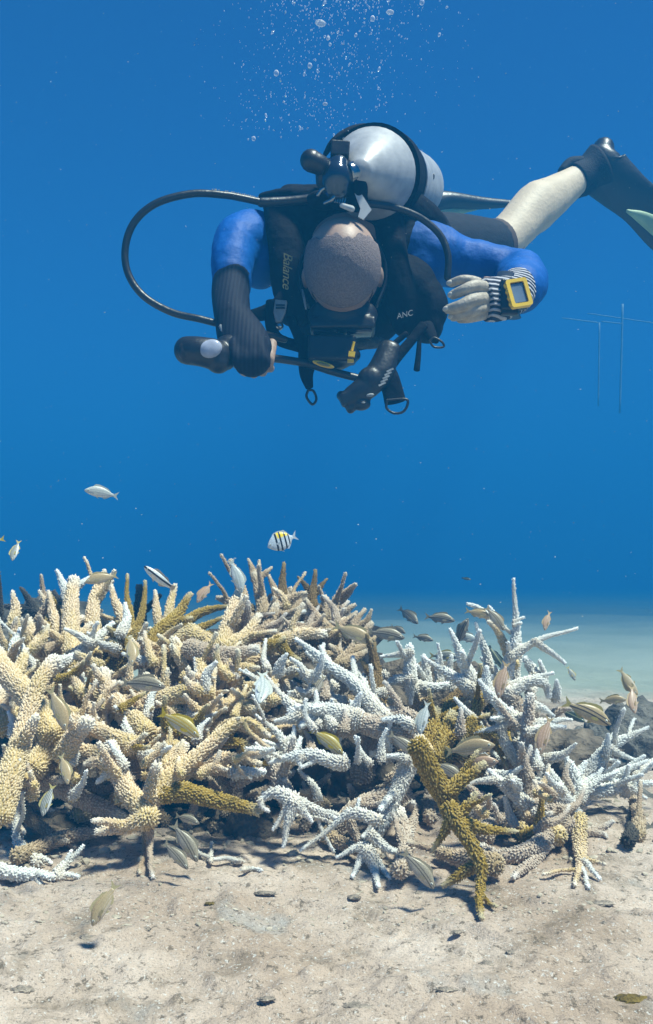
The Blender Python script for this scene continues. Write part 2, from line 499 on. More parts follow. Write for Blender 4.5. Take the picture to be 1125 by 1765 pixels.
TRI = [0]
def quad_mesh(name, V, Q, K, m):
    me = bpy.data.meshes.new(name)
    me.vertices.add(len(V)); me.vertices.foreach_set('co', V.astype(np.float32).ravel())
    me.loops.add(Q.size); me.loops.foreach_set('vertex_index', Q.astype(np.int32).ravel())
    me.polygons.add(len(Q)); me.polygons.foreach_set('loop_start', np.arange(0, Q.size, 4, dtype=np.int32))
    me.polygons.foreach_set('loop_total', np.full(len(Q), 4, dtype=np.int32))
    me.update(calc_edges=True)
    me.polygons.foreach_set('use_smooth', np.ones(len(Q), dtype=bool))
    ca = me.color_attributes.new('coral', 'FLOAT_COLOR', 'POINT')
    ca.data.foreach_set('color', K.astype(np.float32).ravel())
    me.materials.append(m)
    me.validate()
    TRI[0] += len(Q) * 2
    return me

def front_depth(x, y):
    d = np.interp(y, [960, 1050, 1150, 1250, 1350, 1450, 1500, 1580], [1.62, 1.50, 1.38, 1.28, 1.20, 1.15, 1.125, 1.0])
    return d

class Colony:
    cnt = 0
    def __init__(s, label, base, group=None, cat='coral', name='staghorn_coral'):
        s.root = empty(name, base); tag(s.root, label, cat, group)
        s.loc = np.array(base)
    def br(s, m, pts, r0, r1, dz=0.0, tip=0.0, d=None, sp=0.0037, forks=None, hgt=0.0030, skip=False):
        """pts in photo pixels (optionally x,y,depth); r0,r1 px; dz depth offset; tip extra depth at the end"""
        if skip and d is None:
            for p in pts:
                dd = front_depth(p[0], p[1]) + dz
                if p[1] > HOR + 150 and (CAMH - .01) * F / (p[1] - HOR) < dd - .04: return s
        Colony.cnt += 1
        if r0 <= 12: sp, hgt = sp * .86, hgt * .86
        w_ = []
        n = len(pts)
        Lp = sum(math.hypot(pts[i + 1][0] - pts[i][0], pts[i + 1][1] - pts[i][1]) for i in range(n - 1))
        if forks is None: forks = 0 if (Lp < 55 or r0 < 13) else (1 if Lp < 110 else 2)
        r1 = r1 * .72; r0 = r0 * 1.0
        rr = []
        for i, p in enumerate(pts):
            f = i / (n - 1)
            if len(p) > 2: dd = p[2]
            elif d is not None: dd = d + tip * f
            else: dd = front_depth((p[0] + pts[0][0]) / 2, (p[1] + pts[0][1]) / 2) + dz + tip * f
            rr_m = (r0 + (r1 - r0) * f) / F * dd
            for _ in range(3):
                if p[1] > HOR + 150:
                    gz = ground_z((p[0] - 562.5) / F * dd, dd)
                    dd = min(dd, (CAMH - gz - rr_m * .8) * F / (p[1] - HOR))
            w_.append(P(p[0], p[1], dd))
            rr.append(max(.0022, (r0 + (r1 - r0) * f) / F * dd - hgt * 0.62))
        # bury the root end a bit
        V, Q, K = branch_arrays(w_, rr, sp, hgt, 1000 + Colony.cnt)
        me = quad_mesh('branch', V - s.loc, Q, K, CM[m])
        o = bpy.data.objects.new('branch', me); link(o, s.root)
        # side twigs
        g = random.Random(Colony.cnt)
        for k in range(forks):
            f = g.uniform(0.25, 0.85)
            C = catmull([list(a) + [b] for a, b in zip(w_, rr)], 40)
            i = int(f * 39); c = Vector(C[i][:3]); t = Vector(C[min(39, i + 1)][:3]) - Vector(C[i - 1][:3]); t.normalize()
            side = Vector((g.uniform(-1, 1), g.uniform(-1, .35), g.uniform(-.5, 1))); side = (side - t * side.dot(t)).normalized()
            ln = g.uniform(.018, .042)
            r_ = C[i][3]
            q = [c, c + (t * .6 + side) * ln * .5, c + (t * 1.3 + side * 1.5) * ln * .8]
            V, Q, K = branch_arrays(q, [r_ * .66, r_ * .5, r_ * .26 + .0008], sp, hgt, 5000 + Colony.cnt * 7 + k)
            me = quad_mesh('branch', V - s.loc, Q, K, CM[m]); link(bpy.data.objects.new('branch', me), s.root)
        return s

def gp(px, d):           # a point on the sand under a pixel column
    x = (px - 562.5) / F * d
    return (x, d, ground_z(x, d))

# --- A: tall cream colony upper left
A = Colony('large dense cream coral filling the left side, with white tipped fingers', gp(150, 1.35))
b = A.br
b('c', [(128, 1150), (119, 1105), (121, 1050), (127, 1000)], 20, 14, .0)
b('w', [(118, 1035), (110, 1010), (98, 984)], 11, 7)
b('w', [(126, 1015), (140, 1005), (154, 995)], 10, 7)
b('c', [(104, 1120), (95, 1070), (83, 1020)], 13, 7)
b('c', [(160, 1130), (160, 1075), (166, 1025), (180, 984)], 18, 8, .02)
b('c', [(166, 1030), (180, 1012), (193, 1002)], 12, 7, .02)
b('c', [(226, 1110), (210, 1062), (192, 1010)], 13, 7, .03)
b('g', [(226, 1100), (222, 1050), (219, 990)], 10, 6, .04)
b('g', [(226, 1095), (243, 1060), (250, 1002)], 10, 6, .06)
b('c', [(282, 1090), (272, 1055), (267, 1018)], 11, 6, .04)
b('c', [(280, 1100), (291, 1055), (301, 1010)], 12, 8, .03)
b('g', [(262, 1110), (298, 1070), (328, 1024)], 18, 9, .0, forks=1)
b('w', [(136, 1126), (165, 1102), (194, 1074)], 14, 8, -.03)
b('c', [(330, 1090), (280, 1122), (230, 1150), (184, 1172)], 16, 8, -.03)
b('w', [(22, 1165), (26, 1120), (35, 1084)], 13, 7, .0)
b('c', [(72, 1140), (60, 1105), (50, 1067)], 14, 8, .0)
b('c', [(90, 1265), (48, 1200), (8, 1150), (-12, 1120)], 26, 20, -.06)
b('c', [(0, 1400), (22, 1310), (42, 1240), (66, 1185), (92, 1138)], 26, 17, -.06, forks=1)
b('g', [(90, 1160), (70, 1140), (58, 1120)], 22, 16, .02, forks=2)
b('w', [(90, 1150), (112, 1138), (128, 1130)], 16, 10, -.04)
b('c', [(140, 1120), (160, 1160), (192, 1210), (210, 1240)], 15, 13, -.02, forks=1)
b('g', [(240, 1100), (205, 1135), (180, 1165)], 22, 16, .02, forks=2)
b('c', [(320, 1195), (270, 1205), (215, 1212), (170, 1222)], 18, 15, -.05, forks=1)
b('c', [(110, 1300), (130, 1270), (150, 1245)], 20, 19, -.06, tip=-.05)
b('c', [(230, 1285), (180, 1262), (130, 1240), (105, 1228)], 19, 11, -.06)
b('w', [(135, 1185), (140, 1165), (138, 1152)], 10, 7, .0)
b('c', [(250, 1260), (215, 1225), (185, 1190), (178, 1160)], 20, 16, -.03)
b('c', [(335, 1098), (365, 1120), (392, 1160), (405, 1210)], 18, 18, -.03, forks=1)
b('g', [(310, 1080), (350, 1055), (396, 1045)], 11, 7, .03)
b('g', [(325, 1095), (355, 1080), (386, 1063)], 10, 6, .02)
b('g', [(320, 1100), (350, 1095), (378, 1100)], 12, 8, .0)
b('c', [(330, 1180), (320, 1140), (300, 1105)], 18, 13, -.02, forks=2)
b('c', [(360, 1210), (345, 1165), (345, 1125)], 18, 13, -.03, forks=2)
b('c', [(300, 1230), (280, 1190), (250, 1165)], 16, 11, -.02, forks=2)
b('c', [(60, 1320), (95, 1270), (160, 1240)], 22, 13, -.03)
b('c', [(40, 1235), (80, 1190), (110, 1170)], 22, 15, .03)
b('c', [(5, 1250), (-5, 1215), (5, 1190)], 24, 18, .0)
b('t', [(20, 1345), (40, 1310), (90, 1290)], 24, 20, .0)
b('c', [(180, 1200), (150, 1190), (110, 1205)], 17, 12, .03, forks=1)

# --- lower left arms
H = Colony('low bleached coral arms spreading over the sand at the left edge', gp(30, 1.2))
b = H.br
b('w', [(64, 1486), (35, 1462), (26, 1415), (32, 1370)], 13, 6, .04)
b('w', [(40, 1470), (70, 1478), (88, 1488)], 10, 7, .02)
b('w', [(-25, 1496), (20, 1502), (65, 1505), (100, 1512)], 15, 11, .0)
b('w', [(98, 1508), (118, 1485), (143, 1458)], 11, 6, .0)
b('w', [(112, 1492), (116, 1480), (122, 1468)], 8, 6, -.01)
b('w', [(100, 1512), (118, 1508), (135, 1511)], 9, 6, -.01)
b('c', [(20, 1345), (60, 1340), (72, 1310), (66, 1272)], 16, 8, .0)
b('c', [(-10, 1350), (25, 1340), (50, 1330)], 14, 10, .03)
b('w', [(-20, 1365), (5, 1355), (30, 1345)], 12, 8, -.01)
b('p', [(30, 1330), (90, 1350), (150, 1380), (205, 1408)], 20, 17, .03, forks=1)
b('t', [(30, 1475), (70, 1455), (120, 1440), (175, 1432)], 16, 13, .05, forks=1)
b('t', [(60, 1330), (45, 1380), (50, 1420)], 14, 11, .06)
b('t', [(40, 1400), (90, 1440), (130, 1460)], 12, 9, .06)
b('c', [(185, 1305), (145, 1292), (107, 1280)], 17, 9, -.05)
b('c', [(190, 1320), (165, 1312), (146, 1317)], 14, 9, -.05)
b('w', [(195, 1325), (182, 1335), (168, 1348)], 12, 8, -.04)
b('c', [(70, 1330), (110, 1320), (160, 1330)], 18, 14, .02)

# --- F trunk colony
Fc = Colony('cream coral with thick knobbly trunk forking over shaded rubble, beside a golden horizontal branch', gp(262, 1.17))
b = Fc.br
b('c', [(252, 1412), (258, 1375), (268, 1345), (268, 1318)], 21, 17, -.02)
b('c', [(255, 1408), (222, 1368), (200, 1320), (190, 1285)], 22, 17, -.03)
b('c', [(192, 1330), (205, 1300), (192, 1270)], 16, 12, -.02)
b('c', [(250, 1410), (210, 1425), (168, 1434)], 19, 12, -.05)
b('c', [(268, 1370), (290, 1330), (318, 1284)], 18, 13, -.02)
b('c', [(272, 1368), (305, 1335), (345, 1298), (388, 1255), (425, 1243), (463, 1268)], 19, 9, -.03)
b('c', [(300, 1350), (342, 1314), (392, 1302), (448, 1316)], 15, 9, -.02)
b('c', [(340, 1322), (375, 1326), (405, 1332)], 15, 12, .03)
b('g', [(285, 1366), (330, 1372), (380, 1382), (443, 1396)], 22, 14, -.03, forks=0)
b('p', [(256, 1420), (258, 1460), (264, 1512)], 10, 7, -.01)
b('t', [(252, 1420), (247, 1465), (240, 1505)], 8, 6, .01)
b('c', [(330, 1270), (370, 1222), (405, 1216), (442, 1226)], 16, 11, .0, forks=1)
b('c', [(350, 1250), (395, 1246), (440, 1258), (468, 1275)], 16, 10, .01)
b('g', [(370, 1290), (400, 1280), (430, 1285)], 14, 10, .03, forks=2)
b('c', [(400, 1230), (405, 1180), (385, 1150)], 17, 14, .0)
b('c', [(395, 1150), (435, 1140), (475, 1146), (492, 1188)], 18, 12, .02)
b('c', [(420, 1230), (450, 1200), (468, 1185)], 15, 12, .04, forks=1)
b('c', [(300, 1290), (265, 1265), (230, 1250)], 17, 13, .0, forks=2)
b('c', [(310, 1255), (330, 1220), (330, 1195)], 18, 14, .0, forks=2)
b('p', [(240, 1330), (235, 1290), (245, 1260)], 16, 13, .05)
b('g', [(330, 1330), (335, 1300), (320, 1285)], 16, 12, .06)
b('t', [(410, 1420), (405, 1380), (408, 1340)], 15, 15, .12)
b('t', [(390, 1400), (370, 1360), (360, 1340)], 12, 8, .08)
b('p', [(420, 1260), (450, 1240), (480, 1246)], 14, 10, .03)

# --- B back tan colony
B = Colony('tan coral at the back with starry finger tips against the blue water', gp(500, 1.8))
b = B.br
b('t', [(420, 1060), (412, 1010), (397, 966)], 13, 7, .02, forks=1)
b('t', [(455, 1060), (447, 1020), (438, 990)], 13, 10, .02)
b('t', [(440, 998), (434, 980), (428, 964)], 8, 5, .02)
b('t', [(440, 996), (446, 982), (447, 966)], 8, 5, .01)
b('t', [(441, 1000), (455, 988), (468, 978)], 8, 5, .0)
b('t', [(480, 1050), (475, 1022), (463, 992)], 11, 6, .04)
b('b', [(485, 1055), (483, 1015), (489, 971)], 12, 6, .05)
b('b', [(540, 1050), (537, 1020), (543, 983)], 11, 6, .06)
b('b', [(538, 1025), (528, 1010), (514, 995)], 8, 5, .06)
b('b', [(540, 1025), (553, 1010), (563, 998)], 8, 5, .06)
b('t', [(570, 1095), (548, 1065), (527, 1033)], 14, 7, .0)
b('t', [(570, 1070), (578, 1040), (588, 1008)], 14, 6, .05, forks=1)
b('t', [(562, 1075), (565, 1050), (558, 1030)], 15, 10, .06, forks=1)
b('t', [(575, 1095), (595, 1075), (614, 1055)], 12, 6, .0)
b('t', [(455, 1060), (490, 1035), (526, 1022)], 13, 7, .02)
b('w', [(460, 1075), (490, 1065), (525, 1054)], 10, 7, .03)
b('c', [(382, 1115), (395, 1070), (410, 1025)], 18, 12, -.05)
b('c', [(395, 1118), (425, 1092), (446, 1062)], 15, 10, -.06)
b('t', [(480, 1100), (525, 1085), (575, 1088)], 13, 9, .0)
b('c', [(470, 1112), (515, 1095), (558, 1092)], 15, 11, -.04)
b('t', [(585, 1145), (600, 1125), (611, 1102)], 13, 7, -.03)
b('t', [(590, 1145), (612, 1133), (634, 1122)], 12, 7, -.03)
b('t', [(600, 1145), (583, 1125), (568, 1112)], 12, 7, -.02)
b('g', [(480, 1105), (495, 1125), (515, 1138)], 12, 9, -.05)
b('g', [(460, 1110), (472, 1108), (490, 1100)], 11, 8, -.06)
b('t', [(430, 1050), (400, 1040), (375, 1030)], 12, 7, .02, forks=1)
b('t', [(500, 1060), (512, 1040), (500, 1015)], 12, 8, .08, forks=2)
b('t', [(420, 1100), (455, 1085), (475, 1045)], 14, 11, .0)
b('p', [(330, 1120), (390, 1128), (440, 1120)], 19, 15, -.08, forks=1)
b('t', [(520, 1130), (560, 1130), (600, 1120)], 13, 10, .0, forks=1)
b('w', [(505, 1080), (535, 1075), (550, 1060)], 9, 7, .03)
b('t', [(600, 1110), (620, 1100), (640, 1075)], 11, 8, .02)

# --- C white-blue centre colony
C_ = Colony('blue white bleached coral with long arms reaching left in the middle', gp(640, 1.42))
b = C_.br
b('w', [(662, 1240), (615, 1188), (562, 1145), (510, 1102)], 18, 8, -.02)
b('w', [(548, 1140), (553, 1125), (558, 1110)], 10, 6, -.03)
b('w', [(575, 1185), (548, 1170), (520, 1153)], 12, 7, -.01)
b('p', [(690, 1262), (640, 1250), (598, 1235)], 27, 22, -.03)
b('w', [(610, 1238), (560, 1224), (520, 1230), (502, 1228)], 20, 14, -.05)
b('w', [(512, 1226), (480, 1195), (457, 1163)], 13, 6, -.05)
b('w', [(515, 1235), (495, 1240), (474, 1243)], 12, 7, -.06)
b('w', [(590, 1210), (545, 1200), (498, 1194)], 13, 8, .0)
b('w', [(655, 1225), (632, 1190), (610, 1150)], 13, 6, -.01)
b('w', [(632, 1195), (638, 1178), (645, 1165)], 9, 6, -.01)
b('p', [(680, 1255), (650, 1220), (615, 1190)], 20, 16, .02)
b('w', [(505, 1305), (482, 1268), (441, 1233)], 13, 6, -.04)
b('w', [(490, 1280), (505, 1268), (506, 1253)], 9, 6, -.05)
b('w', [(500, 1300), (513, 1290), (518, 1272)], 10, 7, -.05)
b('w', [(590, 1315), (540, 1300), (500, 1305), (466, 1314)], 15, 8, -.06)
b('w', [(520, 1306), (515, 1315), (520, 1322)], 9, 6, -.07)
b('w', [(710, 1252), (688, 1240), (660, 1241)], 13, 9, -.06)
b('p', [(720, 1245), (695, 1232), (665, 1228)], 16, 14, .0)
b('w', [(560, 1165), (600, 1160), (625, 1170)], 13, 10, .04)
b('t', [(560, 1250), (540, 1235), (520, 1245)], 14, 12, .06)
b('t', [(700, 1300), (690, 1270), (660, 1250)], 20, 18, .05)
b('p', [(625, 1330), (640, 1290), (665, 1260)], 22, 20, .09)

# --- I: centre-front bleached
I_ = Colony('pinkish coral stump with a fan of drooping white fingers above the sand in the middle', gp(480, 1.22))
b = I_.br
b('p', [(500, 1385), (485, 1350), (474, 1308)], 20, 17, .0)
b('w', [(478, 1320), (458, 1300), (441, 1281)], 11, 7, -.02)
b('w', [(505, 1380), (475, 1366), (450, 1378)], 16, 11, -.04)
b('w', [(500, 1385), (485, 1408), (470, 1430)], 11, 6, -.05)
b('w', [(506, 1385), (495, 1420), (488, 1460)], 12, 6, -.06)
b('w', [(506, 1382), (522, 1400), (537, 1416)], 12, 7, -.06)
b('w', [(505, 1380), (530, 1388), (560, 1400), (585, 1414)], 13, 8, -.04)
b('w', [(448, 1380), (452, 1392), (462, 1398)], 8, 6, -.06)
b('p', [(410, 1345), (440, 1335), (475, 1330)], 15, 14, .0)
b('w', [(405, 1333), (430, 1332), (455, 1330)], 14, 11, -.03)
b('w', [(548, 1378), (536, 1350), (515, 1327)], 9, 6, .03)
b('t', [(560, 1390), (540, 1370), (520, 1365)], 12, 9, .07)
b('w', [(470, 1310), (500, 1300), (520, 1304)], 11, 9, .0)
b('w', [(430, 1300), (460, 1295), (480, 1310)], 13, 9, .02)

I2 = Colony('white coral arm dropping from under the golden coral and ending in five splayed fingers', gp(645, 1.18))
b = I2.br
b('w', [(707, 1310), (684, 1362), (660, 1404), (637, 1445), (630, 1470)], 17, 13, .0)
b('w', [(634, 1460), (605, 1465), (580, 1478)], 12, 6, -.02)
b('w', [(630, 1466), (618, 1488), (607, 1511)], 11, 6, -.03)
b('w', [(632, 1468), (642, 1498), (652, 1528)], 12, 7, -.03)
b('w', [(636, 1466), (655, 1492), (672, 1514)], 11, 7, -.03)
b('w', [(640, 1440), (668, 1462), (704, 1470)], 11, 7, -.03)
b('w', [(650, 1414), (612, 1400), (585, 1410), (552, 1438), (518, 1466)], 13, 6, -.03)
b('p', [(580, 1425), (620, 1390), (660, 1374), (690, 1360)], 16, 15, .05)
b('w', [(620, 1410), (616, 1392), (618, 1378)], 8, 5, -.02)
b('w', [(704, 1310), (688, 1303), (668, 1303)], 10, 8, -.02)
b('p', [(600, 1412), (612, 1440), (625, 1455)], 11, 10, .01)
b('p', [(690, 1500), (700, 1450), (690, 1400)], 16, 13, .05)
b('p', [(680, 1350), (700, 1400), (700, 1440)], 22, 18, .08)
b('t', [(560, 1440), (600, 1460), (650, 1470)], 16, 14, .09)

# --- K brown spike
K_ = Colony('thin brown weedy coral spike standing above the white arms', gp(646, 1.6))
K_.br('b', [(648, 1225), (647, 1180), (646, 1150), (646, 1108)], 20, 4, .0)
K_.br('b', [(645, 1215), (636, 1190), (632, 1175)], 14, 8, .0)
K_.br('b', [(650, 1215), (660, 1192), (660, 1180)], 14, 8, .0)

# --- G golden colony
G_ = Colony('golden yellow coral bending down onto the sand with star shaped branches', gp(790, 1.1))
b = G_.br
b('g', [(722, 1290), (748, 1335), (769, 1370), (782, 1412)], 22, 24, .0, d=1.06, forks=0)
b('g', [(775, 1396), (788, 1418), (811, 1450), (830, 1490), (832, 1530), (830, 1582)], 18, 11, .0, d=1.04, tip=-.07, forks=0)
b('g', [(785, 1412), (803, 1393), (820, 1368)], 14, 10, d=1.035)
b('g', [(798, 1420), (840, 1430), (888, 1433)], 14, 9, d=1.03, forks=0)
b('g', [(782, 1408), (760, 1440), (745, 1466)], 13, 9, d=1.03, forks=0)
b('g', [(772, 1366), (800, 1340), (834, 1316)], 16, 11, d=1.055, forks=0)
b('g', [(790, 1348), (806, 1322), (822, 1296)], 11, 8, d=1.055, forks=0)
b('g', [(824, 1488), (792, 1508), (764, 1526)], 14, 10, d=1.01, forks=0)
b('g', [(832, 1545), (842, 1556), (854, 1562)], 7, 6, d=.98, forks=0)
b('c', [(730, 1300), (722, 1285), (716, 1270)], 22, 18, .03)
G2 = Colony('dense golden brown coral clump behind the bent golden branches', gp(770, 1.45))
b = G2.br
b('g', [(760, 1310), (765, 1265), (780, 1230)], 20, 13, .03, forks=2)
b('g', [(790, 1300), (810, 1250), (830, 1185)], 18, 11, .04, forks=2)
b('g', [(740, 1290), (745, 1255), (752, 1225)], 19, 12, .04, forks=3)
b('g', [(800, 1260), (835, 1262), (868, 1274)], 13, 8, .0, forks=1)
b('g', [(812, 1245), (800, 1265), (797, 1282)], 11, 8, -.03)
b('g', [(780, 1240), (815, 1215), (850, 1200)], 15, 9, .05, forks=1)
b('g', [(868, 1290), (872, 1260), (860, 1240)], 12, 8, .06)
b('g', [(760, 1240), (775, 1215), (800, 1205)], 13, 9, .05)
b('b', [(835, 1215), (840, 1185), (838, 1160)], 13, 9, .05)
b('t', [(830, 1310), (845, 1285), (850, 1260)], 16, 13, .1)
b('b', [(770, 1215), (790, 1195), (800, 1180)], 12, 8, .05)

# --- D right white colony
D_ = Colony('tall white bleached coral on the right with a thin spire rising over the sand plain', gp(880, 1.4))
b = D_.br
b('w', [(866, 1200), (876, 1150), (887, 1075), (885, 998)], 15, 5, .0, d=1.36)
b('w', [(886, 1072), (894, 1068), (902, 1064)], 6, 4, d=1.35)
b('w', [(885, 1078), (892, 1074), (898, 1074)], 5, 4, d=1.34)
b('w', [(882, 1130), (925, 1106), (994, 1083)], 10, 5, d=1.35)
b('w', [(922, 1106), (948, 1124), (973, 1143)], 8, 6, d=1.345)
b('w', [(825, 1195), (800, 1146), (776, 1086)], 17, 7, d=1.33)
b('w', [(842, 1150), (832, 1110), (820, 1074)], 10, 6, d=1.42)
b('c', [(884, 1145), (865, 1105), (842, 1072)], 12, 7, d=1.37)
b('w', [(850, 1072), (828, 1050), (806, 1041)], 8, 6, d=1.42)
b('w', [(808, 1185), (770, 1158), (730, 1133)], 13, 7, d=1.32)
b('w', [(886, 1180), (892, 1130), (894, 1090)], 11, 7, d=1.39)
b('w', [(875, 1186), (915, 1172), (953, 1160)], 9, 6, d=1.34)
b('w', [(872, 1198), (915, 1176), (940, 1178), (946, 1200)], 12, 9, d=1.33)
b('w', [(905, 1248), (868, 1224), (826, 1173)], 15, 8, d=1.27)
b('p', [(900, 1372), (903, 1310), (906, 1255), (914, 1200)], 19, 12, d=1.24)
b('w', [(912, 1215), (935, 1222), (954, 1234)], 11, 7, d=1.25)
b('w', [(908, 1250), (945, 1244), (985, 1241)], 12, 7, d=1.24)
b('w', [(910, 1262), (942, 1256), (973, 1253)], 10, 7, d=1.23)
b('w', [(920, 1165), (940, 1170), (930, 1140)], 9, 7, d=1.40)
b('p', [(880, 1240), (890, 1215), (870, 1190)], 22, 18, d=1.33)
b('w', [(845, 1200), (838, 1175), (838, 1150)], 12, 8, d=1.30)
b('w', [(862, 1255), (880, 1300), (895, 1320)], 11, 10, d=1.27)
b('w', [(783, 1190), (775, 1160), (778, 1130)], 11, 7, d=1.40)
b('w', [(825, 1190), (805, 1160), (790, 1140)], 10, 7, d=1.42)
b('w', [(865, 1180), (848, 1150), (830, 1135)], 10, 7, d=1.44)
b('c', [(835, 1270), (820, 1225), (805, 1185)], 15, 14, d=1.34)
b('w', [(930, 1170), (915, 1150), (905, 1135)], 11, 8, d=1.41)
b('p', [(900, 1370), (870, 1390), (845, 1400)], 16, 12, d=1.26)
b('w', [(905, 1385), (872, 1355), (843, 1328)], 15, 9, d=1.19)
b('w', [(880, 1345), (892, 1350), (896, 1362)], 12, 9, d=1.18)
b('w', [(850, 1345), (825, 1346), (797, 1356)], 9, 6, d=1.17)
b('p', [(880, 1290), (888, 1310), (900, 1350)], 15, 14, d=1.28)
b('p', [(835, 1440), (855, 1400), (880, 1380)], 18, 14, d=1.27)

D2 = Colony('small white bleached coral with blunt fingers between the brown spike and the right spires', gp(706, 1.5))
b = D2.br
b('w', [(708, 1185), (706, 1150), (706, 1115)], 15, 11, d=1.36)
b('w', [(704, 1125), (682, 1128), (656, 1132)], 9, 5, d=1.355)
b('w', [(700, 1175), (680, 1172), (662, 1184)], 12, 8, d=1.36)
b('w', [(707, 1172), (706, 1195), (708, 1213)], 11, 7, d=1.34)
b('w', [(735, 1190), (733, 1155), (730, 1130)], 13, 8, d=1.40)
b('w', [(715, 1180), (750, 1185), (770, 1180)], 11, 9, d=1.38)
b('w', [(760, 1185), (755, 1150), (758, 1125)], 10, 7, d=1.44)
b('c', [(720, 1250), (715, 1220), (712, 1190)], 16, 14, d=1.42)
b('c', [(690, 1235), (675, 1215), (665, 1205)], 13, 10, d=1.38)

# --- J far right
J_ = Colony('pale white coral spreading over dark rocks at the right edge', gp(1005, 1.5))
b = J_.br
b('w', [(990, 1360), (1020, 1325), (1051, 1290), (1085, 1270), (1116, 1254)], 18, 6, d=1.38)
b('w', [(1045, 1300), (1046, 1282), (1048, 1266)], 9, 6, d=1.37)
b('w', [(1050, 1290), (1068, 1300), (1095, 1310)], 9, 6, d=1.37)
b('w', [(1000, 1358), (1050, 1338), (1114, 1311)], 13, 7, d=1.34)
b('w', [(1000, 1365), (1050, 1360), (1095, 1352), (1135, 1350)], 15, 8, d=1.32)
b('w', [(1080, 1356), (1098, 1365), (1113, 1376)], 10, 6, d=1.31)
b('w', [(1090, 1360), (1093, 1350), (1093, 1340)], 7, 5, d=1.31)
b('w', [(980, 1385), (960, 1350), (925, 1307)], 16, 9, d=1.30)
b('w', [(975, 1380), (990, 1350), (982, 1318)], 20, 12, d=1.32, forks=2)
b('w', [(1000, 1350), (985, 1330), (975, 1305)], 15, 9, d=1.34)
b('w', [(965, 1378), (985, 1395), (1000, 1418)], 17, 14, d=1.25)
b('c', [(998, 1412), (1002, 1455), (1000, 1490), (990, 1525)], 15, 8, d=1.2)
b('w', [(1002, 1485), (1010, 1505), (1014, 1530)], 8, 5, d=1.18)
b('w', [(1006, 1485), (1020, 1500), (1033, 1515)], 8, 5, d=1.19)
b('p', [(1002, 1440), (1030, 1430), (1056, 1416)], 11, 7, d=1.21)
b('p', [(1008, 1435), (1035, 1436), (1045, 1442)], 9, 6, d=1.2)
b('t', [(1100, 1440), (1098, 1410), (1092, 1375)], 13, 11, d=1.36)
b('w', [(940, 1400), (950, 1385), (975, 1378)], 16, 13, d=1.27)
J2 = Colony('dull tan coral limbs lying low between the golden coral and the far right white coral', gp(930, 1.25))
b = J2.br
b('p', [(982, 1420), (945, 1455), (915, 1485), (885, 1512)], 14, 11, d=1.19, forks=0)
b('p', [(960, 1430), (915, 1465), (865, 1476), (830, 1462)], 17, 15, d=1.24, forks=0)
b('g', [(930, 1425), (932, 1395), (934, 1362)], 11, 6, d=1.17)
b('p', [(985, 1415), (960, 1395), (920, 1400)], 16, 13, d=1.22)
b('c', [(960, 1440), (935, 1420), (900, 1400)], 18, 14, d=1.24)
b('t', [(850, 1490), (800, 1480), (760, 1470)], 20, 16, d=1.27)
b('w', [(885, 1420), (875, 1395), (870, 1375)], 10, 8, d=1.2)
b('g', [(900, 1445), (925, 1430), (950, 1425)], 13, 11, d=1.2)
b('p', [(870, 1420), (835, 1405), (800, 1400)], 20, 15, d=1.28)

# --- dead / small
X = Colony('dead grey coral branches sticking up at the upper left behind the cream coral', gp(70, 2.0))
X.br('d', [(90, 1080), (62, 1055), (35, 1048), (8, 1045)], 13, 7, d=1.75)
X.br('d', [(62, 1055), (50, 1035), (36, 1014)], 9, 6, d=1.75)
X.br('d', [(80, 1090), (95, 1050), (92, 1022)], 12, 8, d=1.78)
X.br('d', [(95, 1040), (102, 1035), (106, 1028)], 9, 7, d=1.78)
X.br('d', [(240, 1080), (242, 1045), (240, 1012)], 14, 10, d=1.8)
X.br('d', [(200, 1095), (180, 1075), (170, 1060)], 11, 8, d=1.8)
X2 = Colony('tall dead branch cut off by the left picture edge', gp(-5, 1.5))
X2.br('d', [(-4, 1100), (-2, 1040), (-3, 985)], 9, 6, d=1.5)
Y1 = Colony('thin bluish white twig lying flat near the encrusted stump', gp(380, 1.2))
Y1.br('w', [(415, 1484), (390, 1480), (363, 1482)], 7, 6, d=1.18)
Y1.br('w', [(363, 1484), (364, 1468), (364, 1452)], 7, 4, d=1.175)
Y1.br('w', [(362, 1480), (345, 1472), (336, 1464)], 6, 5, d=1.19)
Y2 = Colony('tiny white coral fragment on the sand below the stump', gp(435, 1.13))
Y2.br('w', [(418, 1499), (434, 1496), (450, 1500)], 7, 6, d=1.125)
Z1 = Colony('dead branching coral piece standing behind the right sand, dark and weedy', gp(1105, 1.5))
Z1.br('d', [(1082, 1448), (1092, 1425), (1098, 1385)], 13, 10, d=1.34, forks=0)

# filler twigs hidden in the depth of the colonies
def filler(colony, n, box, mats, dz, up=(-1, 0), r=(10, 16), ln=(40, 85), spread=1.0, seed=1):
    g = random.Random(seed)
    x0, y0, x1, y1 = box
    for k in range(n):
        x = g.uniform(x0, x1); y = g.uniform(y0, y1)
        a = math.atan2(up[0], up[1]) + g.uniform(-spread, spread)
        l = g.uniform(*ln)
        dx, dy = math.sin(a) * l, -math.cos(a) * l
        c = g.uniform(-.35, .35)
        mid = (x + dx * .5 - dy * c * .5, y + dy * .5 + dx * c * .5)
        rr = g.uniform(*r)
        off = g.uniform(*dz)
        colony.br(g.choice(mats), [(x, y), mid, (x + dx, y + dy)], rr, rr * .6, off, tip=g.uniform(-.07, .03), sp=0.0042, hgt=0.0029, skip=True)
filler(A, 34, (10, 1130, 330, 1300), 'ccccpg', (.03, .14), (-.2, 1), spread=1.3, r=(13, 19), seed=3)
filler(Fc, 26, (220, 1180, 460, 1340), 'cccgp', (.05, .16), (.6, 1), spread=1.3, r=(12, 17), seed=4)
filler(H, 12, (0, 1320, 220, 1430), 'tppc', (.08, .18), (.3, 1), spread=1.5, r=(12, 16), seed=5)
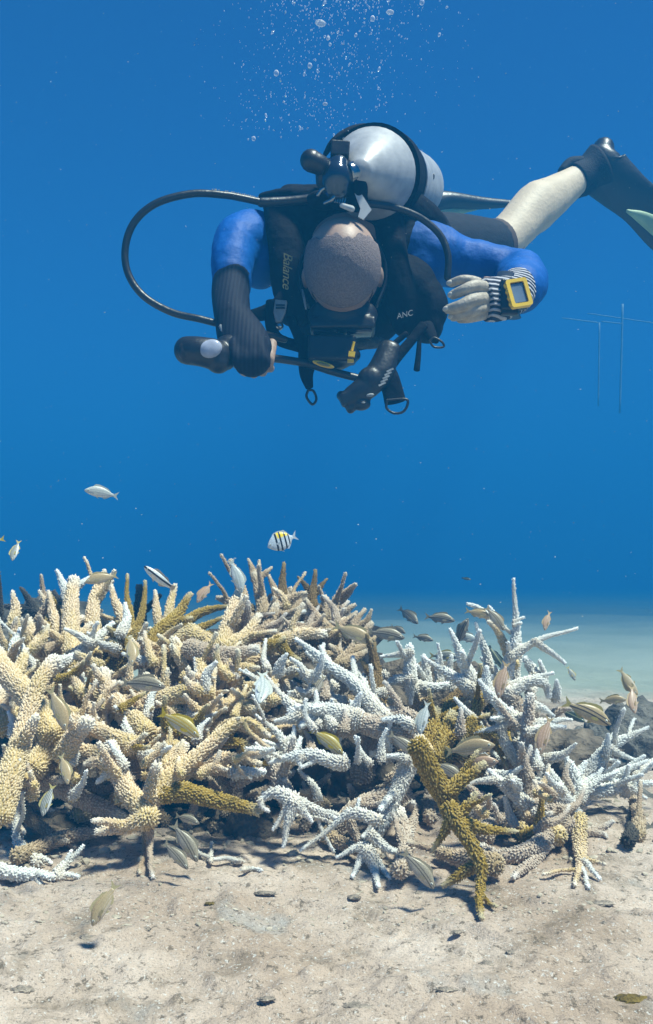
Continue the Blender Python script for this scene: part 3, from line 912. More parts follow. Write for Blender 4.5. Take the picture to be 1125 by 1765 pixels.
filler(B, 26, (400, 1050, 620, 1140), 'ttttpb', (.05, .18), (.2, 1), spread=1.2, r=(9, 13), ln=(30, 60), seed=6)
filler(C_, 14, (520, 1180, 680, 1260), 'wptt', (.05, .15), (-.6, 1), spread=1.0, r=(10, 14), seed=7)
filler(D_, 16, (800, 1200, 930, 1380), 'wpptw', (.06, .2), (.1, 1), spread=1.2, r=(10, 14), seed=8)
filler(G2, 10, (740, 1240, 870, 1340), 'ggbt', (.06, .15), (.1, 1), spread=1.3, r=(10, 14), ln=(30, 55), seed=9)
filler(J2, 8, (830, 1400, 960, 1470), 'pptc', (.1, .2), (.1, 1), spread=1.5, r=(12, 16), seed=10)
filler(I2, 8, (580, 1370, 720, 1460), 'ppt', (.1, .2), (.1, 1), spread=1.5, r=(12, 16), seed=12)
filler(J_, 8, (960, 1330, 1120, 1400), 'wwp', (.1, .2), (.6, 1), spread=1.0, r=(9, 12), seed=13)
filler(H, 16, (0, 1390, 250, 1480), 'tpptb', (.06, .16), (.4, .6), spread=1.6, r=(10, 14), seed=15)
filler(Fc, 12, (260, 1380, 440, 1470), 'tpbt', (.10, .2), (.4, .6), spread=1.6, r=(9, 13), seed=16)
filler(I_, 12, (430, 1340, 600, 1460), 'tppb', (.10, .22), (.2, .8), spread=1.5, r=(9, 13), seed=17)
filler(G2, 10, (690, 1400, 860, 1490), 'tppb', (.12, .22), (.2, .8), spread=1.5, r=(10, 14), seed=18)
filler(A, 14, (0, 1060, 330, 1150), 'cccgt', (.04, .16), (-.1, 1), spread=.8, r=(9, 13), seed=19)
def sprigs(colony, n, box, mats, dz=(-.07, .02), up=(0, 1), seed=1, d=None):
    g = random.Random(seed)
    x0, y0, x1, y1 = box
    for k in range(n):
        x = g.uniform(x0, x1); y = g.uniform(y0, y1)
        a = math.atan2(up[0], up[1]) + g.uniform(-1.2, 1.2); l = g.uniform(26, 58)
        dx, dy = math.sin(a) * l, -math.cos(a) * l; c = g.uniform(-.3, .3)
        rr = g.uniform(8, 11.5)
        colony.br(g.choice(mats), [(x, y), (x + dx * .5 - dy * c * .5, y + dy * .5 + dx * c * .5), (x + dx, y + dy)], rr, rr * .62, g.uniform(*dz), tip=g.uniform(-.05, .02), forks=0, skip=True)
sprigs(A, 85, (10, 1090, 350, 1330), 'cccccwgt', seed=31, up=(-.1, 1))
sprigs(Fc, 60, (200, 1150, 480, 1340), 'cccccwg', seed=32, up=(.6, 1))
sprigs(C_, 34, (450, 1150, 700, 1320), 'wwwwp', seed=33, up=(-.7, .8))
sprigs(B, 34, (390, 1030, 620, 1130), 'ttttcp', dz=(-.04, .06), seed=34, up=(.2, 1))
sprigs(H, 16, (0, 1290, 230, 1400), 'ccwp', seed=35, up=(-.2, .8))
sprigs(D_, 22, (790, 1180, 960, 1340), 'wwwp', dz=(-.04, .08), seed=36, up=(.2, 1))
sprigs(J2, 12, (830, 1360, 970, 1440), 'ppcw', seed=37, up=(.1, 1))
print('coral branches', Colony.cnt, 'tris', TRI[0])

# ------------------------------------------------------------------ fish
def fish_mat(name, back, belly, stripes=None, stripe_col=(0.03, 0.03, 0.03), bars=None, yellow_top=False, soft=0.012, rough=0.38, curve=0.0):
    m = bpy.data.materials.new(name); m.use_nodes = True
    nd, lk = N(m); b = nd['Principled BSDF']; b.inputs['Roughness'].default_value = rough
    b.inputs['Specular IOR Level'].default_value = 0.5
    tc = nd.new('ShaderNodeTexCoord'); sx = nd.new('ShaderNodeSeparateXYZ'); lk.new(tc.outputs['Object'], sx.inputs[0])
    X_, Z_ = sx.outputs[0], sx.outputs[2]
    r = nd.new('ShaderNodeMapRange'); r.inputs[1].default_value = -0.13; r.inputs[2].default_value = 0.10
    r.interpolation_type = 'SMOOTHSTEP'
    lk.new(Z_, r.inputs[0])
    c = mixc(nd, lk, r.outputs[0], belly, back)
    # scales
    vo = nd.new('ShaderNodeTexVoronoi'); vo.inputs['Scale'].default_value = 34; lk.new(tc.outputs['Object'], vo.inputs['Vector'])
    rv = nd.new('ShaderNodeMapRange'); rv.inputs[3].default_value = 1.08; rv.inputs[4].default_value = 0.72; rv.inputs[2].default_value = 0.7
    lk.new(vo.outputs[0], rv.inputs[0]); c = mixc(nd, lk, 1.0, c, rv.outputs[0], 'MULTIPLY')
    if stripes:
        # follow the arch of the back: z - k*(1-4x^2)
        arch = math_node(nd, lk, 'MULTIPLY', math_node(nd, lk, 'MULTIPLY', X_, X_), curve)
        zz = math_node(nd, lk, 'ADD', Z_, arch)
        for z0, wd in stripes:
            dd = math_node(nd, lk, 'ABSOLUTE', math_node(nd, lk, 'SUBTRACT', zz, z0))
            q = nd.new('ShaderNodeMapRange'); q.inputs[1].default_value = wd; q.inputs[2].default_value = wd + soft
            q.inputs[3].default_value = 1; q.inputs[4].default_value = 0; lk.new(dd, q.inputs[0])
            c = mixc(nd, lk, q.outputs[0], c, stripe_col)
    if yellow_top:
        q = nd.new('ShaderNodeMapRange'); q.inputs[1].default_value = 0.09; q.inputs[2].default_value = 0.14; lk.new(Z_, q.inputs[0])
        q2 = nd.new('ShaderNodeMapRange'); q2.inputs[1].default_value = 0.16; q2.inputs[2].default_value = 0.10; lk.new(X_, q2.inputs[0])
        c = mixc(nd, lk, math_node(nd, lk, 'MULTIPLY', q.outputs[0], q2.outputs[0]), c, (0.88, 0.62, 0.01))
    if bars:
        sl_ = math_node(nd, lk, 'MULTIPLY_ADD', Z_, 0.12, X_)
        for x0, wd in bars:
            dd = math_node(nd, lk, 'ABSOLUTE', math_node(nd, lk, 'SUBTRACT', sl_, x0))
            q = nd.new('ShaderNodeMapRange'); q.inputs[1].default_value = wd; q.inputs[2].default_value = wd + 0.008
            q.inputs[3].default_value = 1; q.inputs[4].default_value = 0; lk.new(dd, q.inputs[0])
            c = mixc(nd, lk, q.outputs[0], c, (0.012, 0.012, 0.015))
    lk.new(c, b.inputs['Base Color'])
    return m

def fin_mat(name, c):
    m = mat(name, c, 0.5, noise_amt=0.25, noise_scale=40)
    m.node_tree.nodes['Principled BSDF'].inputs['Alpha'].default_value = 0.85
    return m
FM = {
 'tan':   (fish_mat('tan_fish_skin', (0.50, 0.36, 0.19), (0.66, 0.56, 0.42), [(0.05, .006), (0.10, .006), (-0.0, .006), (-.05, .005)], (0.44, 0.34, 0.18), curve=.35), (0.55, 0.46, 0.24)),
 'gray':  (fish_mat('grey_fish_skin', (0.36, 0.31, 0.22), (0.55, 0.49, 0.40), [(0.075, .003), (0.018, .005)], (0.10, 0.08, 0.06), curve=.25), (0.42, 0.36, 0.24)),
 'yell':  (fish_mat('yellow_fish_skin', (0.52, 0.43, 0.16), (0.68, 0.62, 0.48), [(0.05, .007), (0.11, .006), (-.01, .006)], (0.42, 0.28, 0.03), curve=.3), (0.62, 0.46, 0.03)),
 'pale':  (fish_mat('pale_fish_skin', (0.58, 0.60, 0.55), (0.78, 0.80, 0.78), [(0.07, .006), (0.0, .006)], (0.36, 0.40, 0.38), curve=.3), (0.62, 0.64, 0.56)),
 'pink':  (fish_mat('pinkish_fish_skin', (0.55, 0.36, 0.24), (0.70, 0.54, 0.42), [(0.07, .006), (0.0, .006), (-.06, .006)], (0.38, 0.24, 0.14), curve=.3), (0.58, 0.42, 0.22)),
 'wras':  (fish_mat('white_fish_skin_with_band', (0.78, 0.82, 0.80), (0.80, 0.82, 0.78), [(0.03, .018)], (0.015, 0.015, 0.02), curve=.1), (0.62, 0.50, 0.38)),
 'sgt':   (fish_mat('silver_fish_skin_with_bars', (0.60, 0.68, 0.74), (0.72, 0.78, 0.82), bars=[(0.235 - .04, .026), (0.06, .024), (-0.09, .022), (-.21, .016)], yellow_top=True), (0.60, 0.66, 0.70)),
 'tand':  (fish_mat('tan_fish_skin_with_bands', (0.48, 0.36, 0.19), (0.56, 0.44, 0.27), [(0.085, .006), (0.015, .008)], (0.06, 0.045, 0.04), curve=.25), (0.50, 0.42, 0.14)),
 'dark':  (fish_mat('dark_fish_skin', (0.05, 0.07, 0.06), (0.16, 0.20, 0.18), [(0.03, .01)], (0.3, 0.32, 0.2)), (0.06, 0.08, 0.07)),
 'str':   (fish_mat('striped_fish_skin', (0.50, 0.50, 0.42), (0.78, 0.78, 0.74), [(0.0, .005), (0.05, .005), (.10, .005), (-.05, .004), (.15, .004)], (0.12, 0.12, 0.10), curve=.25), (0.62, 0.52, 0.2)),
}
M_eyew = mat('fish_eye_ring', (0.75, 0.74, 0.62), 0.25)
M_eyeb = mat('fish_pupil', (0.006, 0.006, 0.008), 0.08, spec=0.8)
PROF = {   # x, top, bottom, half width  (x: 0.5 head .. -0.34 tail root)
 'grunt': [(.50, .004, -.012, .006), (.47, .030, -.035, .022), (.42, .064, -.058, .040), (.34, .108, -.082, .058), (.22, .148, -.102, .068), (.08, .158, -.110, .068), (-.08, .132, -.100, .055), (-.20, .088, -.070, .038), (-.29, .050, -.044, .022), (-.36, .036, -.034, .013)],
 'sgt':   [(.50, .000, -.020, .008), (.47, .045, -.055, .026), (.42, .098, -.095, .044), (.33, .170, -.150, .060), (.20, .235, -.200, .070), (.04, .255, -.220, .068), (-.12, .210, -.190, .052), (-.23, .130, -.115, .034), (-.30, .062, -.056, .020), (-.35, .045, -.042, .013)],
 'wras':  [(.50, .006, -.010, .008), (.47, .034, -.034, .024), (.41, .068, -.064, .042), (.30, .100, -.094, .058), (.15, .118, -.110, .064), (.0, .116, -.112, .060), (-.15, .100, -.098, .048), (-.26, .078, -.075, .034), (-.33, .062, -.060, .020), (-.38, .058, -.056, .013)],
}
FMESH = {}
def fish_mesh(shape, kind, bend):
    key = (shape, kind, bend)
    if key in FMESH: return FMESH[key]
    skin, fc = FM[kind]
    fm = bpy.data.materials.get('fin_' + kind) or fin_mat('fin_' + kind, fc)
    pr = PROF[shape]
    if shape == 'sgt': pr = [(a, b_ * 1.2, c_ * 1.25, d_) for a, b_, c_, d_ in pr]
    if shape == 'grunt': pr = [(a, b_ * 1.16, c_ * 1.18, d_ * .85) for a, b_, c_, d_ in pr]
    def bx(x, y): return y + bend * (x - 0.1) ** 2 * (1 if x < .1 else 0.4)
    D = catmull(pr, 30); n = 16
    V = []; Fs = []
    for x, t, bt, wd in D:
        c = (t + bt) / 2; h = max((t - bt) / 2, .002)
        for q in range(n):
            a = 2 * math.pi * q / n
            V.append((x, bx(x, max(wd, .002) * math.cos(a)), c + h * math.sin(a)))
    for i in range(len(D) - 1):
        for q in range(n):
            q2 = (q + 1) % n
            Fs.append((i * n + q, i * n + q2, (i + 1) * n + q2, (i + 1) * n + q))
    Fs.append(tuple(reversed(range(n)))); Fs.append(tuple((len(D) - 1) * n + q for q in range(n)))
    def mk(nm, V_, F_, mm, smooth=True):
        me = bpy.data.meshes.new(nm); me.from_pydata(V_, [], F_); me.update()
        me.polygons.foreach_set('use_smooth', [smooth] * len(me.polygons)); me.materials.append(mm)
        return me
    def slab(nm, pts, th=.007):
        m_ = len(pts)
        V_ = [(x, bx(x, -th / 2), z) for x, z in pts] + [(x, bx(x, th / 2), z) for x, z in pts]
        F_ = [tuple(range(m_)), tuple(reversed(range(m_, 2 * m_)))] + [(i, m_ + i, m_ + (i + 1) % m_, (i + 1) % m_) for i in range(m_)]
        return mk(nm, V_, F_, fm, False)
    top = lambda x: float(np.interp(x, [p[0] for p in pr][::-1], [p[1] for p in pr][::-1]))
    bot = lambda x: float(np.interp(x, [p[0] for p in pr][::-1], [p[2] for p in pr][::-1]))
    out = {'body': mk('body', V, Fs, skin)}
    xt = pr[-1][0]
    if shape == 'wras':
        tail = [(xt + .02, .05), (xt - .10, .085), (xt - .125, .03), (xt - .125, -.03), (xt - .10, -.08), (xt + .02, -.05)]
    else:
        s = 1.25 if shape == 'sgt' else 1.0
        tail = [(xt + .02, .03), (xt - .06, .075 * s), (xt - .15, .135 * s), (xt - .11, .06 * s), (xt - .075, 0), (xt - .11, -.055 * s), (xt - .15, -.12 * s), (xt - .06, -.07 * s), (xt + .02, -.03)]
    out['tail_fin'] = slab('tail_fin', tail)
    hs = [.02, .055, .06, .052, .05, .042, .035, .045, .04, .01] if shape != 'sgt' else [.02, .03, .035, .035, .035, .04, .05, .075, .06, .01]
    xs = np.linspace(.26, -.26, 10)
    up = [(x, top(x) + h + (0.006 if i % 2 else 0)) for i, (x, h) in enumerate(zip(xs, hs))]
    lo = [(x, top(x) - .012) for x in xs]
    out['dorsal_fin'] = slab('dorsal_fin', up + lo[::-1])
    xs = np.linspace(-.06, -.26, 5); ha = [.02, .055, .045, .03, .01]
    out['anal_fin'] = slab('anal_fin', [(x, bot(x) - h) for x, h in zip(xs, ha)] + [(x, bot(x) + .012) for x in xs[::-1]])
    out['pelvic_fin'] = slab('pelvic_fin', [(.16, bot(.16) + .01), (.14, bot(.14) - .02), (.06, bot(.06) - .055), (.08, bot(.08) + .01)])
    wp = .07
    out['pectoral_fin'] = []
    for sg in (-1, 1):
        pts = [(.24, -.02), (.20, .005), (.10, -.015), (.08, -.05), (.14, -.07), (.22, -.055)]
        m_ = len(pts); V_ = []
        for th in (0, .006):
            for x, z in pts:
                V_.append((x, bx(x, sg * (wp * .86 + (.24 - x) * .28 + th)), z))
        F_ = [tuple(range(m_)), tuple(reversed(range(m_, 2 * m_)))] + [(i, m_ + i, m_ + (i + 1) % m_, (i + 1) % m_) for i in range(m_)]
        out['pectoral_fin'].append(mk('pectoral_fin', V_, F_, fm, False))
    ex, ez = (.385, .022) if shape != 'sgt' else (.40, .02)
    wy = float(np.interp(ex, [p[0] for p in pr][::-1], [p[3] for p in pr][::-1])) * .93
    out['eye'] = []
    for sg in (-1, 1):
        e = MB(); e.ell((ex, bx(ex, sg * wy), ez), (.030, .012, .030), n=12, m=8)
        p_ = MB(); p_.ell((ex, bx(ex, sg * (wy + .006)), ez), (.018, .010, .018), n=12, m=8)
        out['eye'].append((mk('eye', e.v, e.f, M_eyew), mk('pupil', p_.v, p_.f, M_eyeb)))
    FMESH[key] = out
    return out

GRP = {'fish': 'small reef fish around the corals'}
def fish(shape, kind, head, tail, d, label, dy=0.006, flip=False, bend=0.0, cat='fish', detail=True, scale=1.0):
    for q_ in (head, tail):
        if q_[1] > HOR + 350: d = min(d, (CAMH - .012 - ground_z(0, d)) * F / (q_[1] - HOR + 14))
    scale *= .93
    h = P(head[0], head[1], d - dy); t = P(tail[0], tail[1], d + dy)
    X = (h - t); L = X.length * scale; X.normalize()
    s = 1 if X.x >= 0 else -1
    if flip: s = -s
    Y = Vector((0, s, 0)); Y = (Y - X * Y.dot(X)).normalized(); Z = X.cross(Y)
    M = Matrix((X, Y, Z)).transposed().to_4x4()
    parts = fish_mesh(shape, kind, bend)
    root = empty('reef_fish', (0, 0, 0)); root.matrix_world = Matrix.Translation((h + t) / 2) @ M @ Matrix.Diagonal((L, L, L, 1))
    tag(root, label, cat, GRP['fish'])
    for k, me in parts.items():
        if k == 'eye':
            if not detail: continue
            for e, p_ in me:
                eo = link(bpy.data.objects.new('eye', e), root); link(bpy.data.objects.new('pupil', p_), eo)
        elif k == 'pectoral_fin':
            for q in me: link(bpy.data.objects.new('pectoral_fin', q), root)
        else:
            link(bpy.data.objects.new(k, me), root)
    return root

fish('grunt', 'pale', (143, 844), (206, 856), 1.30, 'pale yellowish fish swimming alone in open water above the left corals', bend=.2).children
fish('sgt', 'sgt', (459, 943), (514, 922), 1.42, 'silver fish with black bars and a yellow back, above the middle corals')
fish('grunt', 'str', (20, 968), (33, 930), 1.35, 'small white striped fish diving head down at the far upper left', dy=.01)
fish('grunt', 'yell', (-42, 940), (10, 928), 1.35, 'yellowish fish mostly cut off by the left edge, only its tail showing')
fish('grunt', 'tan', (144, 1004), (205, 991), 1.20, 'orange tan fish in front of the white forked coral tips')
fish('wras', 'wras', (246, 975), (302, 1020), 1.25, 'white fish with a bold black band above the upright coral fingers', bend=-.9)
fish('grunt', 'pink', (338, 1040), (366, 1003), 1.28, 'pinkish striped fish nosing down between golden and tan coral')
fish('grunt', 'pale', (418, 1024), (396, 962), 1.42, 'pale greenish fish heading straight down against the back coral tip')
fish('grunt', 'gray', (288, 1184), (206, 1176), 1.02, 'grey fish with two dark stripes lying level across the cream coral')
fish('grunt', 'tan', (115, 1262), (84, 1182), 0.98, 'olive tan fish heading down in front of the cream coral at left', flip=False)
fish('grunt', 'yell', (346, 1271), (272, 1226), 1.02, 'slim yellow fish slanting down to the right over the cream coral')
fish('grunt', 'yell', (592, 1300), (534, 1256), 1.20, 'deep yellow fish with bright yellow tail in the dark central hollow', scale=1.05)
fish('grunt', 'tan', (118, 1354), (104, 1298), 1.03, 'small tan fish pointing down beside the cream coral at lower left', dy=.01)
fish('grunt', 'str', (72, 1409), (92, 1350), 1.08, 'white fish with fine black stripes and yellow fin in a dark gap at lower left')
fish('grunt', 'pale', (722, 1270), (738, 1205), 1.17, 'plain silvery oval fish hanging head down beside the golden coral', scale=.95)
fish('grunt', 'tan', (646, 1110), (572, 1076), 1.33, 'tan fish overlapping the right end of the back coral')
fish('grunt', 'gray', (700, 1100), (630, 1088), 1.40, 'grey striped fish right of the tan one, by the back coral')
fish('grunt', 'gray', (722, 1076), (686, 1047), 1.9, 'small dark striped fish uppermost of those over the sand plain', dy=.02)
fish('grunt', 'gray', (786, 1070), (730, 1062), 1.8, 'greenish grey fish level over the sand plain left of the white spires')
fish('grunt', 'gray', (748, 1104), (710, 1096), 1.9, 'small greenish fish lowest over the sand plain left of the spires')
fish('grunt', 'str', (792, 1132), (738, 1130), 1.48, 'striped fish tucked behind the blunt white coral fingers')
fish('grunt', 'gray', (806, 1066), (788, 1112), 1.6, 'bluish grey fish behind the white spires, tail down', scale=1.1)
fish('grunt', 'pale', (826, 1106), (778, 1092), 1.62, 'pale blue fish just below the bluish grey one', scale=1.0)
fish('grunt', 'tan', (848, 1064), (800, 1052), 1.28, 'tan fish with pointed snout above the white spires')
fish('grunt', 'gray', (870, 1088), (836, 1044), 1.27, 'grey striped fish slanting down toward the tall thin spire')
fish('wras', 'dark', (872, 1158), (840, 1112), 1.45, 'dark green fish behind the tall spire coral')
fish('grunt', 'pink', (858, 1206), (874, 1138), 1.20, 'pinkish fish hanging vertically at the foot of the tall spire')
fish('grunt', 'pink', (938, 1088), (948, 1052), 1.40, 'small pink fish head down above the slanting white branch')
fish('grunt', 'str', (992, 1174), (977, 1148), 1.50, 'tiny pinkish striped fish below the end of the slanting branch')
fish('grunt', 'tand', (1056, 1250), (968, 1208), 1.22, 'large tan fish with dark stripes over the sand plain on the right')
fish('grunt', 'tan', (1078, 1206), (1034, 1208), 1.45, 'tan oval fish between the large striped one and the diving pair', scale=1.15)
fish('grunt', 'tan', (1100, 1200), (1066, 1150), 1.35, 'brownish fish upper of the diving pair near the right edge', flip=True)
fish('grunt', 'pink', (1094, 1232), (1088, 1180), 1.32, 'slender pink fish lower of the diving pair near the right edge', dy=.012)
fish('grunt', 'pink', (930, 1298), (948, 1236), 1.22, 'pinkish fish half hidden behind the right coral stem', scale=1.1)
fish('grunt', 'gray', (752, 1536), (690, 1462), 1.03, 'grey fish nosing down to the sand left of the golden coral', scale=.95)
fish('grunt', 'gray', (722, 1306), (668, 1262), 1.15, 'grey fish showing one black line beside the golden coral top')
fish('grunt', 'gray', (800, 1345), (745, 1312), 1.14, 'grey fish with curved black line right of the golden branch')
fish('grunt', 'tan', (852, 1284), (768, 1296), 1.20, 'brownish fish crossing behind the golden clump', scale=1.1)
fish('grunt', 'pink', (862, 1312), (790, 1320), 1.22, 'pinkish grey fish low behind the golden clump')
fish('grunt', 'gray', (342, 1488), (296, 1416), 1.08, 'grey fish upper of two under the trunk coral', flip=False)
fish('grunt', 'gray', (326, 1500), (280, 1450), 1.10, 'pinkish grey fish with black line lower of two under the trunk coral')
fish('grunt', 'tan', (152, 1606), (206, 1512), 0.97, 'tan fish swimming low over the near sand with its yellow tail raised', scale=.85)
fish('grunt', 'tan', (528, 1152), (482, 1172), 1.36, 'small brown fish in the shade under the gold coral nub')
fish('grunt', 'gray', (535, 1205), (560, 1162), 1.30, 'grey fish resting on the blue white coral arms', scale=1.0)
fish('grunt', 'tan', (228, 1152), (222, 1090), 1.16, 'brown fish hovering head down over the cream coral at left', dy=.015, scale=.9)
fish('grunt', 'pale', (448, 1214), (452, 1156), 1.16, 'pale bluish fish facing the camera between cream and white coral', dy=.03)
fish('wras', 'dark', (812, 999), (795, 996), 2.6, 'tiny dark fish alone in the blue above the sand plain')
fish('grunt', 'gray', (700, 1092), (672, 1078), 1.75, 'small dark fish crossing behind the grey striped fish')
fish('grunt', 'gray', (345, 1420), (300, 1405), 1.14, 'grey fish half hidden beneath the golden horizontal branch')
fish('grunt', 'dark', (1010, 1245), (962, 1222), 1.42, 'dark fish shape behind the large striped fish')  # fish mesh in dark skin, set where a dark shape lies

# ------------------------------------------------------------------ diver
M_skin = mat('skin', (0.40, 0.27, 0.21), 0.5, noise_amt=0.22, noise_scale=30, bump=0.05, bump_scale=180)
M_leg = mat('pale_leg_skin', (0.66, 0.52, 0.37), 0.6, noise_amt=0.15, noise_scale=18, bump=0.2, bump_scale=90)
M_hand = mat('wet_finger_skin', (0.46, 0.40, 0.32), 0.55, noise_amt=0.3, noise_scale=90, bump=0.2, bump_scale=200)
M_hair = mat('short_grey_hair', (0.25, 0.20, 0.195), 0.95, noise_scale=300, bump=.35, bump_scale=500, col2=(0.16, 0.13, 0.13), spec=.15)
M_blue = mat('blue_rash_guard', (0.000, 0.095, 0.40), 0.6, noise_amt=0.25, noise_scale=9, bump=0.5, bump_scale=26, spec=.25)
M_black = mat('black_nylon', (0.005, 0.006, 0.011), 0.8, noise_amt=0.5, noise_scale=30, bump=0.35, bump_scale=60, spec=.12)
M_neo = mat('black_neoprene', (0.014, 0.016, 0.024), 0.8, noise_amt=0.4, noise_scale=40, bump=0.3, bump_scale=200, spec=.25)
M_rub = mat('black_rubber', (0.012, 0.012, 0.015), 0.4, noise_amt=0.3, noise_scale=30, bump=.15, spec=.5)
M_chr = mat('chrome', (0.34, 0.36, 0.38), 0.16, 1.0, noise_amt=0.2, noise_scale=40)
M_tank = mat('painted_tank', (0.44, 0.445, 0.455), 0.42, 0.05, noise_amt=0.14, noise_scale=28, bump=0.06, bump_scale=120, col2=(0.31, 0.315, 0.33))
M_yel = mat('yellow_plastic', (0.78, 0.50, 0.02), 0.4, noise_amt=0.15)
M_grey = mat('grey_plastic', (0.30, 0.32, 0.33), 0.45, noise_amt=0.3, noise_scale=60)
M_white = mat('white_tag_cloth', (0.55, 0.56, 0.56), 0.7, noise_amt=0.2)
M_print = mat('pale_print', (0.45, 0.46, 0.46), 0.7, noise_amt=0.5, noise_scale=200)
M_gold = mat('gold_thread', (0.30, 0.26, 0.09), 0.6, noise_amt=0.3)
M_screen = mat('grey_blue_screen', (0.16, 0.22, 0.30), 0.12, noise_amt=0.2, spec=.8)
M_fingreen = mat('pale_green_fin_edge', (0.34, 0.46, 0.28), 0.55, noise_amt=0.2)
M_knit = bpy.data.materials.new('striped_knit'); M_knit.use_nodes = True
def _knit():
    nd, lk = N(M_knit); b = nd['Principled BSDF']; b.inputs['Roughness'].default_value = 0.85
    geo = nd.new('ShaderNodeTexCoord')
    wv = nd.new('ShaderNodeTexWave'); wv.bands_direction = 'Z'; wv.inputs['Scale'].default_value = 34; wv.inputs['Distortion'].default_value = 1.6
    wv.inputs['Detail'].default_value = 1.5; wv.inputs['Detail Scale'].default_value = 1.2
    lk.new(geo.outputs['Object'], wv.inputs['Vector'])
    r = nd.new('ShaderNodeMapRange'); r.inputs[1].default_value = .45; r.inputs[2].default_value = .62; lk.new(wv.outputs['Fac'], r.inputs[0])
    c = mixc(nd, lk, r.outputs[0], (0.012, 0.014, 0.03), (0.42, 0.42, 0.46)); lk.new(c, b.inputs['Base Color'])
    bp = nd.new('ShaderNodeBump'); bp.inputs['Strength'].default_value = .8; bp.inputs['Distance'].default_value = .004
    lk.new(wv.outputs['Fac'], bp.inputs['Height']); lk.new(bp.outputs[0], b.inputs['Normal'])
_knit()
M_rib = bpy.data.materials.new('ribbed_neoprene'); M_rib.use_nodes = True
def _rib():
    nd, lk = N(M_rib); b = nd['Principled BSDF']; b.inputs['Roughness'].default_value = 0.7
    geo = nd.new('ShaderNodeTexCoord')
    wv = nd.new('ShaderNodeTexWave'); wv.bands_direction = 'X'; wv.inputs['Scale'].default_value = 40; wv.inputs['Distortion'].default_value = .5
    lk.new(geo.outputs['Object'], wv.inputs['Vector'])
    c = mixc(nd, lk, wv.outputs['Fac'], (0.010, 0.012, 0.022), (0.014, 0.018, 0.030)); lk.new(c, b.inputs['Base Color'])
    bp = nd.new('ShaderNodeBump'); bp.inputs['Strength'].default_value = .2; bp.inputs['Distance'].default_value = .002; b.inputs['Specular IOR Level'].default_value = .12
    lk.new(wv.outputs['Fac'], bp.inputs['Height']); lk.new(bp.outputs[0], b.inputs['Normal'])
_rib()

def px(r, d): return r / F * d
hipc = P(664, 430, 2.355)
diver = empty('person', hipc)
tag(diver, 'diver in blue rash guard swimming head down over the corals, looking at the seabed', 'person')
O = tuple(hipc)
def mb(): return MB(O)

# key joints
neck = P(600, 436, 1.93); chest = P(604, 462, 1.99); pelvis = hipc
shR = P(728, 436, 1.93); elR = P(895, 478, 1.93); wrR = P(880, 512, 1.70)
shL = P(462, 418, 1.93); elL = P(403, 402, 1.86); wrL = P(404, 556, 1.69)
hipR = P(720, 428, 2.37); knR = P(868, 422, 2.62); anR = P(1000, 305, 2.84)
hipL = P(610, 425, 2.37); knL = P(650, 400, 2.80); anL = P(735, 352, 3.14)
headc = P(590, 474, 1.785)

# body: one continuous surface (torso, neck, head with face, limbs)
bd = mb()
bd.loft([P(600, 430, 1.90), P(606, 450, 2.0), P(635, 440, 2.18), pelvis, P(672, 428, 2.45)], [(.10, .08), (.175, .12), (.155, .11), (.165, .11), (.12, .09)], n=20, side=(1, 0, 0))
bd.loft([P(598, 445, 1.98), P(594, 450, 1.86)], [.062, .058], n=14)
# head: crown to the camera, face to the seabed
ca = Vector((-.03, -.98, .12)).normalized(); fa = Vector((0, -.12, -.99)); fa = (fa - ca * fa.dot(ca)).normalized(); sa = ca.cross(fa)
HM = Matrix((sa, fa, ca)).transposed()
def hp(s_, f_, c_): return headc + HM @ Vector((s_, f_, c_))
bd.ell(hp(0, -.012, .015), (.074, .092, .095), HM, n=28, m=20)
bd.ell(hp(0, .022, -.045), (.058, .070, .085), HM, n=24, m=14)        # face and jaw
bd.ell(hp(0, .070, -.10), (.024, .022, .022), HM)                      # chin
bd.ell(hp(0, .092, -.040), (.012, .020, .024), HM)                     # nose
for s in (-1, 1):
    bd.ell(hp(s * .076, -.008, -.03), (.009, .020, .032), HM, n=10, m=8)   # ears
    bd.ell(hp(s * .030, .074, -.012), (.022, .012, .008), HM, n=10, m=8)   # brow
    bd.ell(hp(s * .030, .078, -.028), (.012, .010, .010), HM, n=10, m=8)   # eyeball under the lid
bd.ell(hp(0, .088, -.078), (.024, .010, .008), HM, n=10, m=8)          # lips
# arms
bd.loft([P(610, 440, 1.96), shR, (shR + elR) / 2 + Vector((0, 0, .004)), elR], [.050, .044, .034, .030], n=14)
bd.loft([elR, (elR + wrR) / 2 + Vector((.008, 0, 0)), wrR], [.030, .028, .024], n=14)
bd.loft([P(590, 430, 1.96), shL, P(403, 420, 1.86)], [.050, .042, .030], n=14)
bd.loft([P(403, 420, 1.86), P(395, 490, 1.785), wrL], [.030, .027, .024], n=14)
# legs
bd.loft([pelvis, hipR, (hipR + knR) / 2, knR], [.09, .088, .075, .056], n=16)
bd.loft([P(845, 426, 2.58), P(868, 418, 2.62), P(898, 380, 2.68), P(930, 352, 2.735), P(972, 325, 2.80), P(1000, 303, 2.84)], [.058, .058, .062, .064, .048, .040], n=16)
bd.loft([pelvis, hipL, (hipL + knL) / 2, knL], [.09, .088, .075, .056], n=16)
bd.loft([knL, (knL * .6 + anL * .4), anL], [.056, .060, .040], n=16)
# hands: palms
rp = [P(862, 516, 1.66), P(838, 516, 1.645)]
bd.loft([wrR, rp[0], rp[1]], [(.030, .022), (.040, .020), (.044, .017)], n=14, side=(0, 0, 1))
lp = P(425, 598, 1.66)
bd.loft([wrL, P(415, 580, 1.67), P(430, 606, 1.66)], [(.024, .020), (.030, .018), (.028, .016)], n=14, side=(1, 0, 0))
body = bd.build('body', M_skin, diver, remesh=0.0055, smoothing=3)

